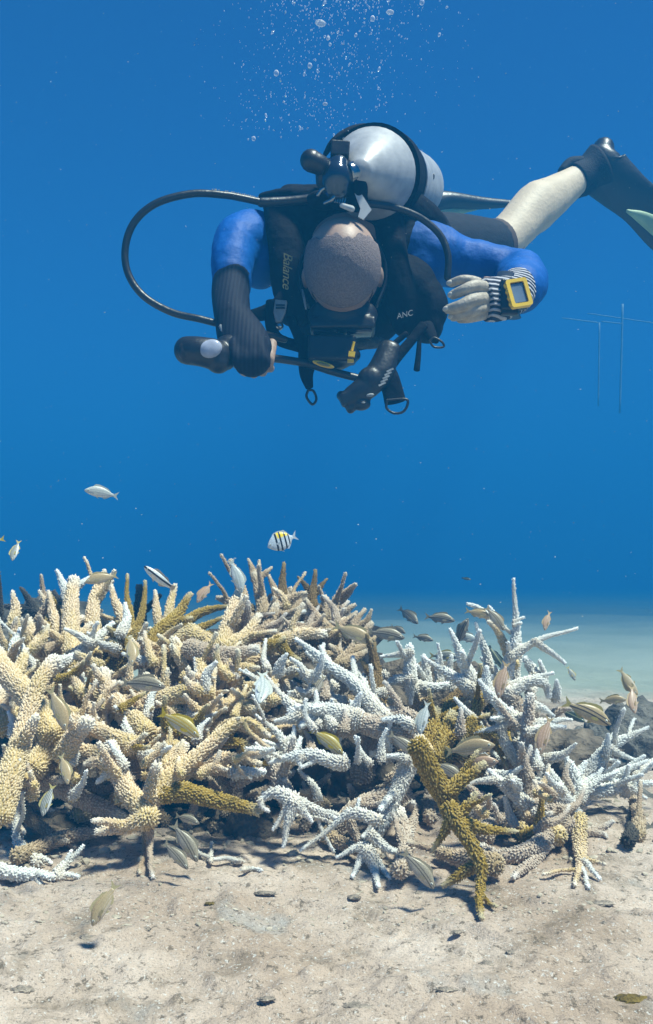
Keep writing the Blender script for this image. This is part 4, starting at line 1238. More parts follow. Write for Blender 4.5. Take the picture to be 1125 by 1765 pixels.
# bare fingers of the right hand, closed in a loose row
FING = [([(836, 492, 1.64), (815, 484, 1.63), (796, 482, 1.625), (778, 488, 1.635)], 9.6, 8.0),
        ([(838, 496, 1.63), (818, 493, 1.605), (800, 500, 1.60), (781, 508, 1.615)], 12.0, 9.4),
        ([(838, 514, 1.63), (815, 517, 1.60), (794, 527, 1.597), (773, 533, 1.612)], 12.6, 9.6),
        ([(838, 529, 1.635), (818, 534, 1.61), (800, 541, 1.61), (782, 546, 1.625)], 11.8, 9.2),
        ([(836, 542, 1.64), (820, 546, 1.625), (806, 549, 1.625), (793, 550, 1.635)], 9.8, 8.2)]
hnd = mb()
hnd.loft([P(856, 516, 1.655), P(838, 517, 1.64)], [(.036, .018), (.036, .016)], n=14, side=(0, 0, 1))
for pts, r0, r1 in FING:
    hnd.loft([P(*p) for p in pts], [px(r0 * .95, 1.62), px(r0 * .90, 1.61), px(r0 * .84, 1.6), px(r1 * .9, 1.61)], n=12, steps=14)
hand = hnd.build('hand', M_hand, diver, remesh=0.0016, smoothing=2)
M_nail = mat('nail', (0.5, 0.45, 0.38), .3)
for pts, r0, r1 in FING:
    nl = mb()
    a = P(*pts[-1]); b_ = P(*pts[-2]); t = (a - b_).normalized()
    nrm = Vector((0, -1, 0)); nrm = (nrm - t * nrm.dot(t)).normalized()
    Mx = Matrix((t, t.cross(nrm), nrm)).transposed()
    nl.ell(a + t * .002 + nrm * px(r1, 1.61) * .80, (.0065, .0050, .0026), Mx, n=10, m=6)
    nl.build('fingernail', M_nail, hand)
# left hand fingers curled under the device
lh = mb()
for k, (x0, y0) in enumerate([(420, 634), (434, 637), (449, 634), (462, 627)]):
    dd = 1.645 + k * .006
    lh.loft([P(x0 + 6, y0 - 34, dd), P(x0 + 2, y0 - 10, dd - .02), P(x0, y0 + 4, dd - .01), P(x0 + 4, y0 + 8, dd + .018)], [.0105, .0105, .010, .008], n=10, steps=12)
lh.loft([P(402, 590, 1.65), P(385, 604, 1.63), P(378, 622, 1.62)], [.012, .012, .009], n=10, steps=10)
lh.build('hand', mat('reddish_finger_skin', (0.40, 0.27, 0.20), .6, noise_amt=.4, noise_scale=60), diver, remesh=0.0018, smoothing=2)

# calf skin sits on the body as its own paler leg
lg = mb()
lg.loft([P(842, 428, 2.58), P(866, 416, 2.615), P(896, 384, 2.675), P(925, 356, 2.725), P(955, 337, 2.775), P(985, 316, 2.82), P(1008, 300, 2.845)], [(.056, .060), (.060, .062), (.064, .066), (.072, .068), (.060, .058), (.048, .046), (.044, .044)], n=24, steps=30)
leg = lg.build('lower_leg', M_leg, diver)
add_bumpy(leg, .006, .05)

# hair: short fringe on the sides and back of the bald crown
hr = mb(); V = []; Fc_ = []
nu, nv = 200, 110
for i in range(nv + 1):
    for j in range(nu):
        th = math.pi * i / nv; ph = 2 * math.pi * j / nu
        x, y, z = math.sin(th) * math.cos(ph), math.sin(th) * math.sin(ph), math.cos(th)
        V.append(hp(x * .0775, -.012 + y * .0945, .016 + z * .0985))
for i in range(nv):
    for j in range(nu):
        th = math.pi * (i + .5) / nv; ph = 2 * math.pi * (j + .5) / nu
        y = math.sin(th) * math.sin(ph); z = math.cos(th); x = math.sin(th) * math.cos(ph)
        edge_ = -.16 + .05 * math.sin(x * 9) + .03 * math.sin(x * 23 + 1) - .25 * abs(x) ** 2
        if z > -.75 and y > edge_ and not (y > .62 and z < .15):
            Fc_.append((i * nu + j, (i + 1) * nu + j, (i + 1) * nu + (j + 1) % nu, i * nu + (j + 1) % nu))
hr.add(V, Fc_)
ho = hr.build('hair', M_hair, diver)
md = ho.modifiers.new('s', 'SOLIDIFY'); md.thickness = .0016; md.offset = 1
add_bumpy(ho, .0012, .006)

# dive mask: strap round the head, skirt and lens
mk = mb()
mk.ell(hp(0, .072, -.030), (.072, .040, .036), HM, n=24, m=14)
mk.box(hp(0, .098, -.030), (.066, .012, .030), HM)
mask = mk.build('mask', M_rub, diver, remesh=.004, smoothing=3)
ls = mb()
for s in (-1, 1): ls.box(hp(s * .034, .112, -.030), (.026, .003, .022), HM)
ls.build('lens', mat('dark_lens', (0.02, 0.03, 0.05), .1, spec=.8), mask, bevel=.003)
st = mb()
st.loft([hp(.070, .05, -.035), hp(.088, .0, -.035), hp(.082, -.05, -.025), hp(.04, -.098, -.01), hp(-.04, -.098, -.01), hp(-.082, -.05, -.025), hp(-.088, 0, -.035), hp(-.070, .05, -.035)], [(.012, .0035)] * 8, n=8, side=ca, steps=40)
st.build('mask_strap', M_rub, mask)

# rash guard
rg = mb()
rg.loft([P(600, 436, 1.93), P(606, 452, 2.0), P(635, 440, 2.18), P(655, 432, 2.32)], [(.10, .08), (.180, .122), (.165, .115), (.168, .114)], n=20, side=(1, 0, 0))
rg.loft([P(660, 440, 1.95), shR, P(790, 452, 1.94), P(845, 462, 1.93), P(892, 474, 1.92), P(898, 488, 1.86), P(893, 500, 1.80)], [.075, .072, .056, .052, .054, .057, .050], n=20)
rg.ell(P(722, 455, 1.92), (.062, .06, .075), n=20)
rg.ell(P(895, 487, 1.88), (.047, .05, .056), n=20)
rg.loft([P(540, 440, 1.95), P(475, 432, 1.94), P(436, 412, 1.90), P(412, 414, 1.86), P(402, 440, 1.83), P(399, 496, 1.79)], [.070, .072, .062, .052, .046, .039], n=20)
rg.ell(P(448, 445, 1.90), (.058, .05, .065), n=20)
rgo = rg.build('rash_guard', M_blue, diver, remesh=.006, smoothing=5)
add_bumpy(rgo, .009, .055)

# shorts
sh = mb()
sh.loft([P(655, 432, 2.30), pelvis, P(672, 428, 2.46)], [(.172, .118), (.176, .122), (.14, .10)], n=20, side=(1, 0, 0))
sh.loft([hipR, P(790, 425, 2.49), P(850, 424, 2.60)], [.096, .088, .074], n=20, cap='flat')
sh.loft([hipL, (hipL + knL) / 2, knL * .9 + hipL * .1], [.096, .086, .072], n=20, cap='flat')
sho = sh.build('shorts', M_neo, diver, remesh=.007, smoothing=2)
hm_ = mb(); hm_.loft([P(848, 424, 2.597), P(856, 421, 2.612)], [.0745, .0735], n=24, cap='flat')
hm_.build('hem', mat('brown_hem', (0.07, 0.045, 0.035), .8), sho)

# gloves
gl = mb()
gl.loft([P(893, 498, 1.80), P(884, 508, 1.72), P(868, 514, 1.665), P(852, 516, 1.645), P(835, 517, 1.632)], [(.046, .040), (.040, .034), (.040, .027), (.041, .024), (.040, .023)], n=28, side=(0, 0, 1), steps=20, cap='flat')
g1 = gl.build('glove', M_knit, diver)
add_bumpy(g1, .003, .012)
g2 = mb()
for k in range(4):
    g2.loft([P(402 + 15 * k, 592 - 2 * k, 1.63), P(408 + 15 * k, 618, 1.615), P(416 + 14 * k, 636 - 3 * k, 1.625)], [.012, .012, .010], n=10, steps=10)
g2.loft([P(400, 478, 1.80), P(397, 505, 1.77), P(400, 540, 1.71), P(404, 556, 1.69)], [.0385, .038, .036, .036], n=24, cap='flat')
g2.loft([P(402, 550, 1.695), P(416, 580, 1.668), P(430, 606, 1.645), P(436, 622, 1.635)], [(.037, .034), (.046, .032), (.044, .034), (.034, .030)], n=24, side=(1, 0, .3))
g2o = g2.build('glove', M_rib, diver, remesh=.004, smoothing=2)
cf = mb(); cf.loft([P(382, 562, 1.66), P(398, 600, 1.635), P(408, 632, 1.625)], [(.006, .004), (.006, .004), (.006, .004)], n=8, side=(1, 0, 0))
cf.build('piping', M_grey, g2o)

# wrist computer
dc = empty('dive_computer', (0, 0, 0)); dc.parent = diver
cpos = P(893, 506, 1.615)
ax = Vector((.95, .18, .20)).normalized(); nz_ = Vector((-.10, -1, .12)); nz_ = (nz_ - ax * nz_.dot(ax)).normalized(); ay = nz_.cross(ax)
CMx = Matrix((ax, ay, nz_)).transposed()
def cpp(x, y, z): return cpos + CMx @ Vector((x, y, z))
q = mb(); q.box(cpp(0, 0, -.012), (.0175, .0245, .011), CMx); hs_ = q.build('housing', M_rub, dc, smooth=False, bevel=.004)
q = mb()
def ring(outer, inner, z0, z1):
    n_ = len(outer)
    vv = [cpp(x, y, z) for z in (z0, z1) for pts in (outer, inner) for x, y in pts]
    ff = []
    for i in range(n_):
        j = (i + 1) % n_
        ff += [(2 * n_ + i, 2 * n_ + j, 3 * n_ + j, 3 * n_ + i), (i, n_ + i, n_ + j, j), (i, j, 2 * n_ + j, 2 * n_ + i), (n_ + i, 3 * n_ + i, 3 * n_ + j, n_ + j)]
    return vv, ff
def rrect(w_, h_, r, k=5):
    pts = []
    for cx_, cy_, a0 in ((w_ - r, h_ - r, 0), (-w_ + r, h_ - r, 90), (-w_ + r, -h_ + r, 180), (w_ - r, -h_ + r, 270)):
        for i in range(k):
            a = R(a0 + 90 * i / (k - 1)); pts.append((cx_ + r * math.cos(a), cy_ + r * math.sin(a)))
    return pts
q.add(*ring(rrect(.0205, .0270, .005), rrect(.0135, .0205, .003), -.004, .006))
for k in range(4): q.ell(cpp(-.0205, -.018 + .012 * k, 0), (.0032, .0045, .004), CMx, n=8, m=6)
q.build('bezel', M_yel, dc, smooth=False)
q = mb(); q.box(cpp(0, 0, .001), (.0115, .0180, .0015), CMx); q.build('screen', M_screen, dc, smooth=False)
q = mb(); q.box(cpp(0, 0, .0005), (.0134, .0204, .0012), CMx); q.build('screen_surround', M_rub, dc, smooth=False)
q = mb()
q.loft([P(872, 470, 1.70), P(868, 490, 1.635), P(874, 520, 1.63), P(880, 540, 1.66), P(884, 548, 1.72)], [(.016, .004)] * 5, n=10, side=(1, 0, 0), steps=20)
q.build('wrist_strap', M_rub, dc)
q = mb(); q.box(P(872, 508, 1.622), (.010, .006, .028)); q.box(P(878, 538, 1.63), (.016, .008, .006)); q.build('strap_buckle', M_rub, dc, smooth=False, bevel=.003)

# fins
def fin(pts, rads, side, label=None, steps=34):
    root = empty('fin', (0, 0, 0)); root.parent = diver
    q = mb(); q.loft(pts, rads, n=20, side=side, steps=steps)
    q.build('blade', M_rub, root)
    return root
f1 = fin([P(1040, 256, 2.86), P(1037, 270, 2.86), P(1038, 292, 2.86), P(1064, 318, 2.86), P(1102, 350, 2.87), P(1150, 388, 2.90), P(1200, 418, 2.93)],
         [(.034, .034), (.058, .044), (.080, .042), (.075, .028), (.068, .012), (.085, .008), (.10, .006)], (-.80, .25, -.60))
q = mb()
q.loft([P(1034, 288, 2.855), P(1012, 300, 2.85), P(990, 312, 2.835)], [(.075, .060), (.056, .054), (.056, .054)], n=24, side=(.6, 0, .8), cap='flat')
q.build('foot_pocket', M_neo, f1)
q = mb(); q.loft([P(968, 294, 2.81), P(982, 282, 2.82), P(1000, 280, 2.83)], [(.012, .02), (.018, .02), (.02, .02)], n=12)
q.loft([P(1003, 334, 2.83), P(1010, 330, 2.83), P(1018, 322, 2.83)], [.010, .014, .02], n=12)
q.build('heel_tab', M_neo, f1)
q = mb(); q.loft([P(1082, 364, 2.845), P(1108, 376, 2.852), P(1150, 402, 2.875)], [(.006, .008), (.020, .010), (.034, .010)], n=12, side=(-.80, .25, -.60))
q.build('blade_edge', M_fingreen, f1)
f2 = fin([P(738, 350, 3.10), P(775, 346, 3.12), P(830, 350, 3.16), P(893, 351, 3.20)], [(.05, .035), (.032, .03), (.022, .020), (.10, .007)][:3] + [(.012, .006)], (0, .3, 1))
q = mb(); q.loft([P(745, 362, 3.10), P(780, 362, 3.13), P(830, 358, 3.18)], [(.030, .02), (.022, .012), (.004, .004)], n=12, side=(0, .3, 1))
q.build('blade_edge', M_fingreen, f2)

# buoyancy vest
vt = mb()
vt.loft([P(604, 420, 1.93), P(612, 425, 2.02), P(650, 415, 2.2), P(664, 412, 2.30)], [(.17, .09), (.205, .125), (.19, .12), (.17, .11)], n=24, side=(1, 0, 0))
vt.ell(P(493, 372, 1.90), (.044, .07, .046), n=20)                       # left wing shoulder
vt.loft([P(458, 345, 1.88), P(500, 343, 1.86), P(540, 350, 1.86)], [(.014, .03), (.020, .04), (.03, .05)], n=14, side=(0, 0, 1))
vt.loft([P(476, 350, 1.87), P(492, 420, 1.84), P(497, 490, 1.84), P(505, 545, 1.86)], [(.030, .025), (.038, .028), (.036, .026), (.030, .022)], n=16, side=(1, 0, 0))
vt.loft([P(530, 360, 1.87), P(524, 420, 1.88), P(516, 500, 1.88)], [(.035, .03), (.032, .03), (.03, .03)], n=14, side=(1, 0, 0))
vt.ell(P(600, 350, 1.92), (.12, .07, .035), n=24)                        # collar behind the head
vt.loft([P(640, 365, 1.86), P(690, 360, 1.90), P(740, 385, 1.94), P(762, 410, 1.96)], [.040, .046, .036, .02], n=16)
vt.loft([P(668, 375, 1.85), P(678, 440, 1.83), P(686, 500, 1.84), P(700, 560, 1.86)], [(.034, .025), (.030, .026), (.036, .03), (.03, .025)], n=16, side=(1, 0, 0))
vt.ell(P(722, 530, 1.88), (.062, .05, .070), n=20)                       # right pocket
vt.ell(P(735, 560, 1.88), (.036, .04, .038), n=16)
vt.ell(P(700, 505, 1.88), (.068, .05, .080), n=20)
vt.loft([P(500, 345, 1.89), P(600, 352, 1.88), P(690, 372, 1.90)], [(.03, .04)] * 3, n=16)
vt.ell(P(600, 555, 1.93), (.115, .06, .062), n=20)                        # belly
vt.ell(P(592, 440, 1.90), (.115, .05, .115), n=24)                       # padded collar round the neck
vt.ell(P(560, 575, 1.92), (.05, .05, .03), n=20)
vto = vt.build('buoyancy_vest', M_black, diver, remesh=.005, smoothing=4)
add_bumpy(vto, .006, .05)
def strap(parent, pts, wd, th, m=M_black, side=(1, 0, 0), name='strap', steps=16, n=10):
    q = mb(); q.loft(pts, [(wd, th)] * len(pts) if not isinstance(wd, list) else wd, n=n, side=side, steps=steps)
    return q.build(name, m, parent)
# hanging straps and rings
s1 = strap(vto, [P(532, 582, 1.80), P(530, 620, 1.79), P(528, 645, 1.79), P(533, 668, 1.79)], [(.020, .006), (.019, .005), (.014, .004), (.008, .003)], 0)
s2 = strap(vto, [P(655, 620, 1.79), P(668, 650, 1.785), P(676, 672, 1.785), P(681, 693, 1.785)], [(.020, .005), (.022, .004), (.021, .004), (.022, .004)], 0)
s3 = strap(vto, [P(730, 560, 1.80), P(706, 590, 1.795), P(676, 625, 1.79), P(655, 655, 1.79)], [(.010, .005), (.010, .005), (.012, .006), (.016, .008)], 0)
strap(vto, [P(723, 580, 1.80), P(721, 610, 1.80), P(718, 638, 1.80)], [(.004, .003), (.0055, .003), (.0065, .003)], 0)
strap(vto, [P(700, 575, 1.81), P(680, 592, 1.81), P(668, 605, 1.81)], [(.006, .004)] * 3, 0)
strap(vto, [P(735, 560, 1.82), P(744, 580, 1.81), P(752, 588, 1.81)], [(.014, .008), (.012, .006), (.006, .005)], 0)
def rg_ring(pts, r, m=M_rub, name='ring', parent=vto):
    n_ = len(pts); q = mb()
    q.loft(pts + [pts[0]], [r] * (n_ + 1), n=8, steps=n_ * 6); return q.build(name, m, parent)
rg_ring([P(531, 672, 1.785), P(528, 684, 1.785), P(538, 697, 1.785), P(545, 688, 1.785), P(540, 674, 1.785)], .0026)
rg_ring([P(667, 690, 1.782), P(666, 703, 1.782), P(678, 712, 1.782), P(694, 710, 1.782), P(702, 698, 1.782), P(699, 688, 1.782)], .0028)
rg_ring([P(740, 588, 1.805), P(748, 598, 1.805), P(764, 598, 1.805), P(762, 590, 1.805), P(748, 582, 1.805)], .0024)
# chest straps under the face
strap(vto, [P(425, 545, 1.80), P(460, 538, 1.81), P(480, 520, 1.82), P(490, 500, 1.83)], [(.010, .006), (.016, .006), (.012, .006), (.012, .006)], 0, side=(0, 0, 1))
strap(vto, [P(468, 520, 1.80), P(467, 560, 1.80), P(480, 585, 1.80), P(518, 598, 1.80)], [(.012, .005)] * 4, 0, side=(.7, 0, .7))
strap(vto, [P(500, 550, 1.81), P(512, 575, 1.80), P(520, 600, 1.80)], [(.010, .006)] * 3, 0)
# buckles
q = mb(); q.prism([P(474, 517, 1.795), P(495, 519, 1.795), P(492, 540, 1.795), P(484, 556, 1.795), P(475, 556, 1.795), P(471, 540, 1.795)], (0, .012, 0))
bk = q.build('buckle', M_grey, vto, smooth=False, bevel=.002)
q = mb()
for yy in (526, 531): q.box(P(483, yy, 1.787), (.009, .002, .0013))
q.build('slot', M_rub, bk, smooth=False)
q = mb(); q.ell(P(481, 562, 1.80), (.009, .008, .009)); q.ell(P(425, 552, 1.79), (.006, .006, .010)); q.build('ring', M_chr, vto)
q = mb(); q.loft([P(521, 500, 1.80), P(524, 515, 1.79), P(527, 532, 1.79)], [.0022, .0026, .002], n=8); q.build('zip_pull', M_grey, vto)
# inner wetsuit panel, grey, seen under the face
q = mb(); q.ell(P(634, 590, 1.86), (.040, .02, .014), n=18); q.ell(P(535, 588, 1.86), (.018, .02, .014), n=14); pn = q.build('chest_panel', mat('grey_neoprene', (0.10, 0.11, 0.105), .9, noise_amt=.5, noise_scale=120, bump=.6, bump_scale=300), vto)
# lettering
def text(body_, pos, size, m, parent, rot=0.0, shear=0.0, spacing=1.0, tilt=0):
    cu = bpy.data.curves.new('lettering', 'FONT'); cu.body = body_; cu.size = size; cu.shear = shear; cu.extrude = .0004; cu.space_character = spacing
    cu.offset = 0
    o = bpy.data.objects.new('lettering', cu); link(o, parent)
    o.location = Vector(pos) - Vector(O)
    o.rotation_euler = (R(90 + tilt), R(rot), 0)
    cu.materials.append(m)
    me = bpy.data.meshes.new_from_object(o); me.name = 'lettering'
    o2 = bpy.data.objects.new('lettering', me); link(o2, parent); o2.location = o.location; o2.rotation_euler = o.rotation_euler
    bpy.data.objects.remove(o); o2.name = 'lettering'
    if not me.materials: me.materials.append(m)
    return o2
text('Balance', P(489, 434, 1.770), .026, M_gold, vto, rot=92, shear=.4, spacing=.92)
text('ANC', P(684, 550, 1.822), .016, M_print, vto, rot=-14, shear=.2)

# exhaust / inflator end hanging to the right of the mouthpiece
inf = empty('power_inflator', (0, 0, 0)); inf.parent = diver
q = mb()
q.loft([P(672, 600, 1.80), P(655, 640, 1.785), P(630, 668, 1.78), P(606, 682, 1.78)], [(.024, .016), (.028, .018), (.026, .018), (.020, .015)], n=14, side=(1, 0, 0))
q.ell(P(640, 655, 1.78), (.030, .02, .028), n=14)
q.box(P(600, 686, 1.78), (.018, .014, .012), Matrix.Rotation(R(-25), 3, 'Y'))
q.ell(P(588, 682, 1.78), (.010, .012, .010)); q.ell(P(604, 703, 1.78), (.010, .012, .012)); q.ell(P(622, 696, 1.78), (.020, .014, .014))
q.build('inflator_body', M_rub, inf, remesh=.003, smoothing=2)
q = mb()
for k in range(5):
    q.box(P(672 - k * 3.4, 638 + k * 6, 1.760), (.0075, .001, .0018), Matrix.Rotation(R(-25), 3, 'Y'))
q.build('printed_marks', M_print, inf, smooth=False)
q = mb(); q.ell(P(638, 681, 1.76), (.008, .003, .0035), Matrix.Rotation(R(-8), 3, 'Y')); q.ell(P(626, 694, 1.758), (.004, .003, .0018)); q.build('button', M_grey, inf)

# ---- regulator: its own thing (first stage, hoses, mouthpiece)
rgl = empty('scuba_regulator', P(575, 300, 1.72)); tag(rgl, 'scuba regulator on the tank valve with a long black hose looping out to the left', 'regulator')
O2 = tuple(P(575, 300, 1.72))
def mr(): return MB(O2)
q = mr(); q.loft([P(452, 349, 1.74), P(420, 342, 1.73), P(385, 336, 1.715), P(330, 334, 1.70), P(270, 350, 1.69), P(232, 382, 1.69), P(216, 425, 1.69), P(220, 470, 1.69), P(247, 510, 1.69), P(295, 538, 1.69), P(345, 550, 1.69), P(385, 560, 1.70), P(440, 572, 1.73), P(490, 585, 1.76)], [px(6.3, 1.7)] * 14, n=12, steps=110)
h1 = q.build('hose', M_rub, rgl)
q = mr(); q.loft([P(555, 340, 1.76), P(505, 346, 1.755), P(450, 349, 1.74)], [px(8, 1.75)] * 3, n=12, steps=12); q.build('hose_sleeve', M_rub, h1)
q = mr()
random.seed(4)
pth = catmull([P(362, 328, 1.69), P(385, 331, 1.695), P(420, 337, 1.712), P(452, 344, 1.722), P(480, 346, 1.735)], 40)
for k in range(36):
    if random.random() < .3: continue
    c = Vector(pth[k]); q.box(c + Vector((0, -.0035, .001)), (.0012, .0006, random.uniform(.0006, .0016)))
q.build('printed_marks', M_print, h1, smooth=False)
q = mr(); q.loft([P(455, 616, 1.72), P(490, 620, 1.75), P(530, 627, 1.775), P(575, 641, 1.785), P(622, 653, 1.79)], [px(7, 1.75)] * 5, n=12, steps=30); q.build('hose', M_rub, rgl)
q = mr(); q.loft([P(630, 350, 1.74), P(680, 358, 1.78), P(725, 376, 1.80), P(758, 405, 1.81), P(772, 440, 1.81), P(771, 478, 1.81)], [px(6, 1.8)] * 6, n=12, steps=40); q.build('hose', M_rub, rgl)
# mouthpiece second stage
q = mr(); q.ell(P(572, 606, 1.80), (.052, .035, .040), n=20); q.box(P(572, 604, 1.785), (.048, .026, .026)); q.loft([P(600, 600, 1.79), P(612, 612, 1.79)], [.016, .012], n=12)
ss = q.build('second_stage', M_rub, rgl, remesh=.0035, smoothing=3)
q = mr(); q.ell(P(557, 628, 1.748), (.0225, .0045, .0055), Matrix.Rotation(R(16), 3, 'Y'), n=20); ov = q.build('badge', M_yel, ss)
q = mr(); q.ell(P(557, 628, 1.7445), (.014, .003, .0030), Matrix.Rotation(R(16), 3, 'Y'), n=16); q.build('badge_centre', M_gold, ov)
q = mr(); q.loft([P(610, 589, 1.76), P(606, 605, 1.76)], [(.003, .003)] * 2, n=8, cap='flat'); q.box(P(606, 611, 1.755), (.0065, .006, .005), Matrix.Rotation(R(8), 3, 'Y')); q.box(P(604, 622, 1.76), (.006, .005, .003)); q.build('clip', M_yel, ss, smooth=False)
# first stage on the valve
q = mr(); q.loft([P(580, 324, 1.70), P(580, 312, 1.695), P(581, 300, 1.69), P(583, 286, 1.69)], [.026, .029, .028, .020], n=24); fs = q.build('first_stage', mat('dark_glossy_metal', (0.10, 0.12, 0.15), .14, .85, noise_amt=.3), rgl)
q = mr(); q.loft([P(560, 312, 1.71), P(562, 300, 1.70), P(568, 288, 1.70)], [.018, .020, .016], n=16); q.build('cap', M_rub, fs)
q = mr(); q.ell(P(604, 298, 1.71), (.012, .012, .016), n=14); q.ell(P(604, 298, 1.70), (.006, .01, .008)); q.build('port_plug', M_chr, fs)
q = mr()
q.loft([P(548, 336, 1.70), P(556, 326, 1.695), P(570, 322, 1.69), P(578, 330, 1.69), P(572, 344, 1.69), P(560, 350, 1.70)], [.004] * 6, n=8, steps=26)
q.loft([P(566, 322, 1.69), P(574, 333, 1.688)], [.006, .005], n=10)
q.build('valve_ring', M_chr, fs)
q = mr()
for k in range(5): q.loft([P(579 + k * 4, 339 + k * .8, 1.695), P(577 + k * 4, 348 + k * .8, 1.695)], [.0018] * 2, n=8)
q.build('spring', M_chr, fs)
q = mr(); q.loft([P(589, 354, 1.695), P(606, 360, 1.695)], [.0045, .006], n=10); q.build('bolt', M_white, fs)
q = mr(); q.prism([P(611, 334, 1.70), P(620, 330, 1.70), P(640, 362, 1.70), P(626, 379, 1.70), P(617, 374, 1.70), P(621, 360, 1.70)], (0, .004, 0)); q.build('tag', M_white, rgl, smooth=False)

# ---- tank: its own thing
ta = P(640, 300, 1.80); tb = P(713, 325, 2.40)
tdir = (tb - ta).normalized()
tank = empty('scuba_tank', ta); tag(tank, 'pale grey scuba tank strapped on the diver\'s back', 'tank')
O3 = tuple(ta)
def mt(): return MB(O3)
def trev(q, prof, n=40):
    u = Vector((1, 0, 0)); u = (u - tdir * u.dot(tdir)).normalized(); v = tdir.cross(u)
    vv, ff = [], []
    for s_, r_ in prof:
        for k in range(n):
            a = 2 * math.pi * k / n
            vv.append(ta + tdir * s_ + u * r_ * math.cos(a) + v * r_ * math.sin(a))
    for i in range(len(prof) - 1):
        for k in range(n):
            k2 = (k + 1) % n
            ff.append((i * n + k, i * n + k2, (i + 1) * n + k2, (i + 1) * n + k))
    ff.append(tuple(reversed(range(n)))); ff.append(tuple((len(prof) - 1) * n + k for k in range(n)))
    q.add(vv, ff)
RT = .088
prof = [(-.125, .018), (-.115, .022), (-.105, .030)] + [(-.10 + .10 * math.sin(R(a)), .030 + (RT - .030) * (1 - math.cos(R(a))) ** .5 if False else .032 + (RT - .032) * math.sin(R(a)) ** .8) for a in range(8, 91, 8)] + [(.0, RT), (.2, RT), (.4, RT), (.56, RT), (.60, RT * .985), (.63, RT * .93), (.65, RT * .80), (.655, RT * .5)]
q = mt(); trev(q, prof); tk = q.build('cylinder', M_tank, tank)
q = mt(); trev(q, [(.02, RT + .001), (.02, RT + .009), (.105, RT + .009), (.105, RT + .001)]); q.build('tank_band', M_black, tank, smooth=False)
q = mt(); trev(q, [(.165, RT + .001), (.165, RT + .005), (.185, RT + .005), (.185, RT + .001)]); tb2 = q.build('tank_band', M_rub, tank, smooth=False)
q = mt(); q.box(P(725, 313, 2.04), (.014, .01, .010)); q.box(P(741, 306, 2.10), (.010, .01, .006)); q.build('cam_buckle', M_rub, tank, smooth=False, bevel=.003)
q = mt(); q.loft([P(560, 266, 1.80), P(575, 244, 1.80), P(600, 229, 1.82), P(625, 226, 1.86), P(660, 236, 1.95), P(700, 258, 2.04), P(722, 280, 2.10)], [(.004, .010), (.007, .014), (.009, .02), (.010, .022), (.010, .022), (.010, .02), (.006, .016)], n=12, side=(-.4, 0, 1), steps=40)
q.build('dark_arc', M_black, tank)  # black arc following the top outline of the tank
q = mt(); q.ell(P(591, 238, 1.80), (.0035, .0035, .0035)); q.build('rivet', M_chr, tank)
# valve
q = mt(); q.loft([ta - tdir * .10, P(600, 300, 1.70)], [.020, .022], n=16, cap='flat'); vb = q.build('valve', M_chr, tank)
q = mt(); q.loft([P(566, 294, 1.70), P(550, 284, 1.685), P(536, 277, 1.68)], [.017, .019, .021], n=16); q.build('valve_knob', M_rub, vb)
q = mt(); q.box(P(586, 259, 1.70), (.018, .014, .014), Matrix.Rotation(R(4), 3, 'Y')); q.loft([P(586, 270, 1.70), P(584, 284, 1.70)], [.012, .012], n=10); q.build('dust_cap', M_rub, vb, smooth=False, bevel=.003)
q = mt(); q.loft([P(596, 284, 1.71), P(612, 300, 1.71), P(618, 325, 1.71), P(616, 350, 1.72)], [.012, .016, .018, .018], n=14); q.ell(P(600, 345, 1.74), (.04, .03, .02)); q.ell(P(560, 345, 1.76), (.04, .03, .018)); q.build('valve_boot', M_black, tank, remesh=.004, smoothing=2)

# ---- handheld device
hh = empty('underwater_camera', P(350, 608, 1.62)); tag(hh, 'black rounded underwater device with a pale oval patch, held in the diver\'s gloved hand', 'underwater camera')
O4 = tuple(P(350, 608, 1.62))
q = MB(O4); q.loft([P(322, 604, 1.62), P(345, 606, 1.615), P(372, 612, 1.62), P(388, 620, 1.63)], [(.026, .024), (.027, .025), (.028, .024), (.020, .02)], n=20, side=(0, 0, 1)); q.ell(P(376, 626, 1.62), (.022, .022, .019)); q.ell(P(395, 600, 1.64), (.03, .02, .025))
hb_ = q.build('housing', M_rub, hh, remesh=.003, smoothing=3)
q = MB(O4); q.ell(P(363, 601, 1.594), (.021, .008, .0165), Matrix.Rotation(R(-18), 3, 'Y'), n=20); q.build('lens_port', mat('hazy_port_glass', (0.42, 0.45, 0.55), .2, noise_amt=.25, noise_scale=80), hh)
q = MB(O4); q.ell(P(316, 604, 1.604), (.010, .008, .017), n=14); q.build('front_cap', mat('scuffed_cap', (0.035, 0.03, 0.035), .4, noise_amt=.7, noise_scale=120, col2=(0.008, .008, .01)), hh)

# ------------------------------------------------------------------ distant pipe frame
pf = empty('nursery_frame', P(1050, 620, 10.5)); tag(pf, 'faint pale pipe frame far off in the blue water at the right', 'pipe frame')
O5 = tuple(P(1050, 620, 10.5))
M_pipe = mat('pale_pipe', (0.26, 0.31, 0.37), .8, noise_amt=.3)
for nm, a, b_, r_, d_ in (('post', (1033, 556), (1031, 700), .0095, 10.5), ('post', (1073, 524), (1068, 712), .013, 10.8), ('crossbar', (968, 548), (1030, 556), .007, 10.4), ('crossbar', (1012, 540), (1135, 558), .007, 10.8), ('crossbar', (1036, 554), (1072, 558), .007, 10.6)):
    q = MB(O5); q.loft([P(a[0], a[1], d_), P(b_[0], b_[1], d_)], [r_, r_], n=10, cap='flat'); q.build(nm, M_pipe, pf)

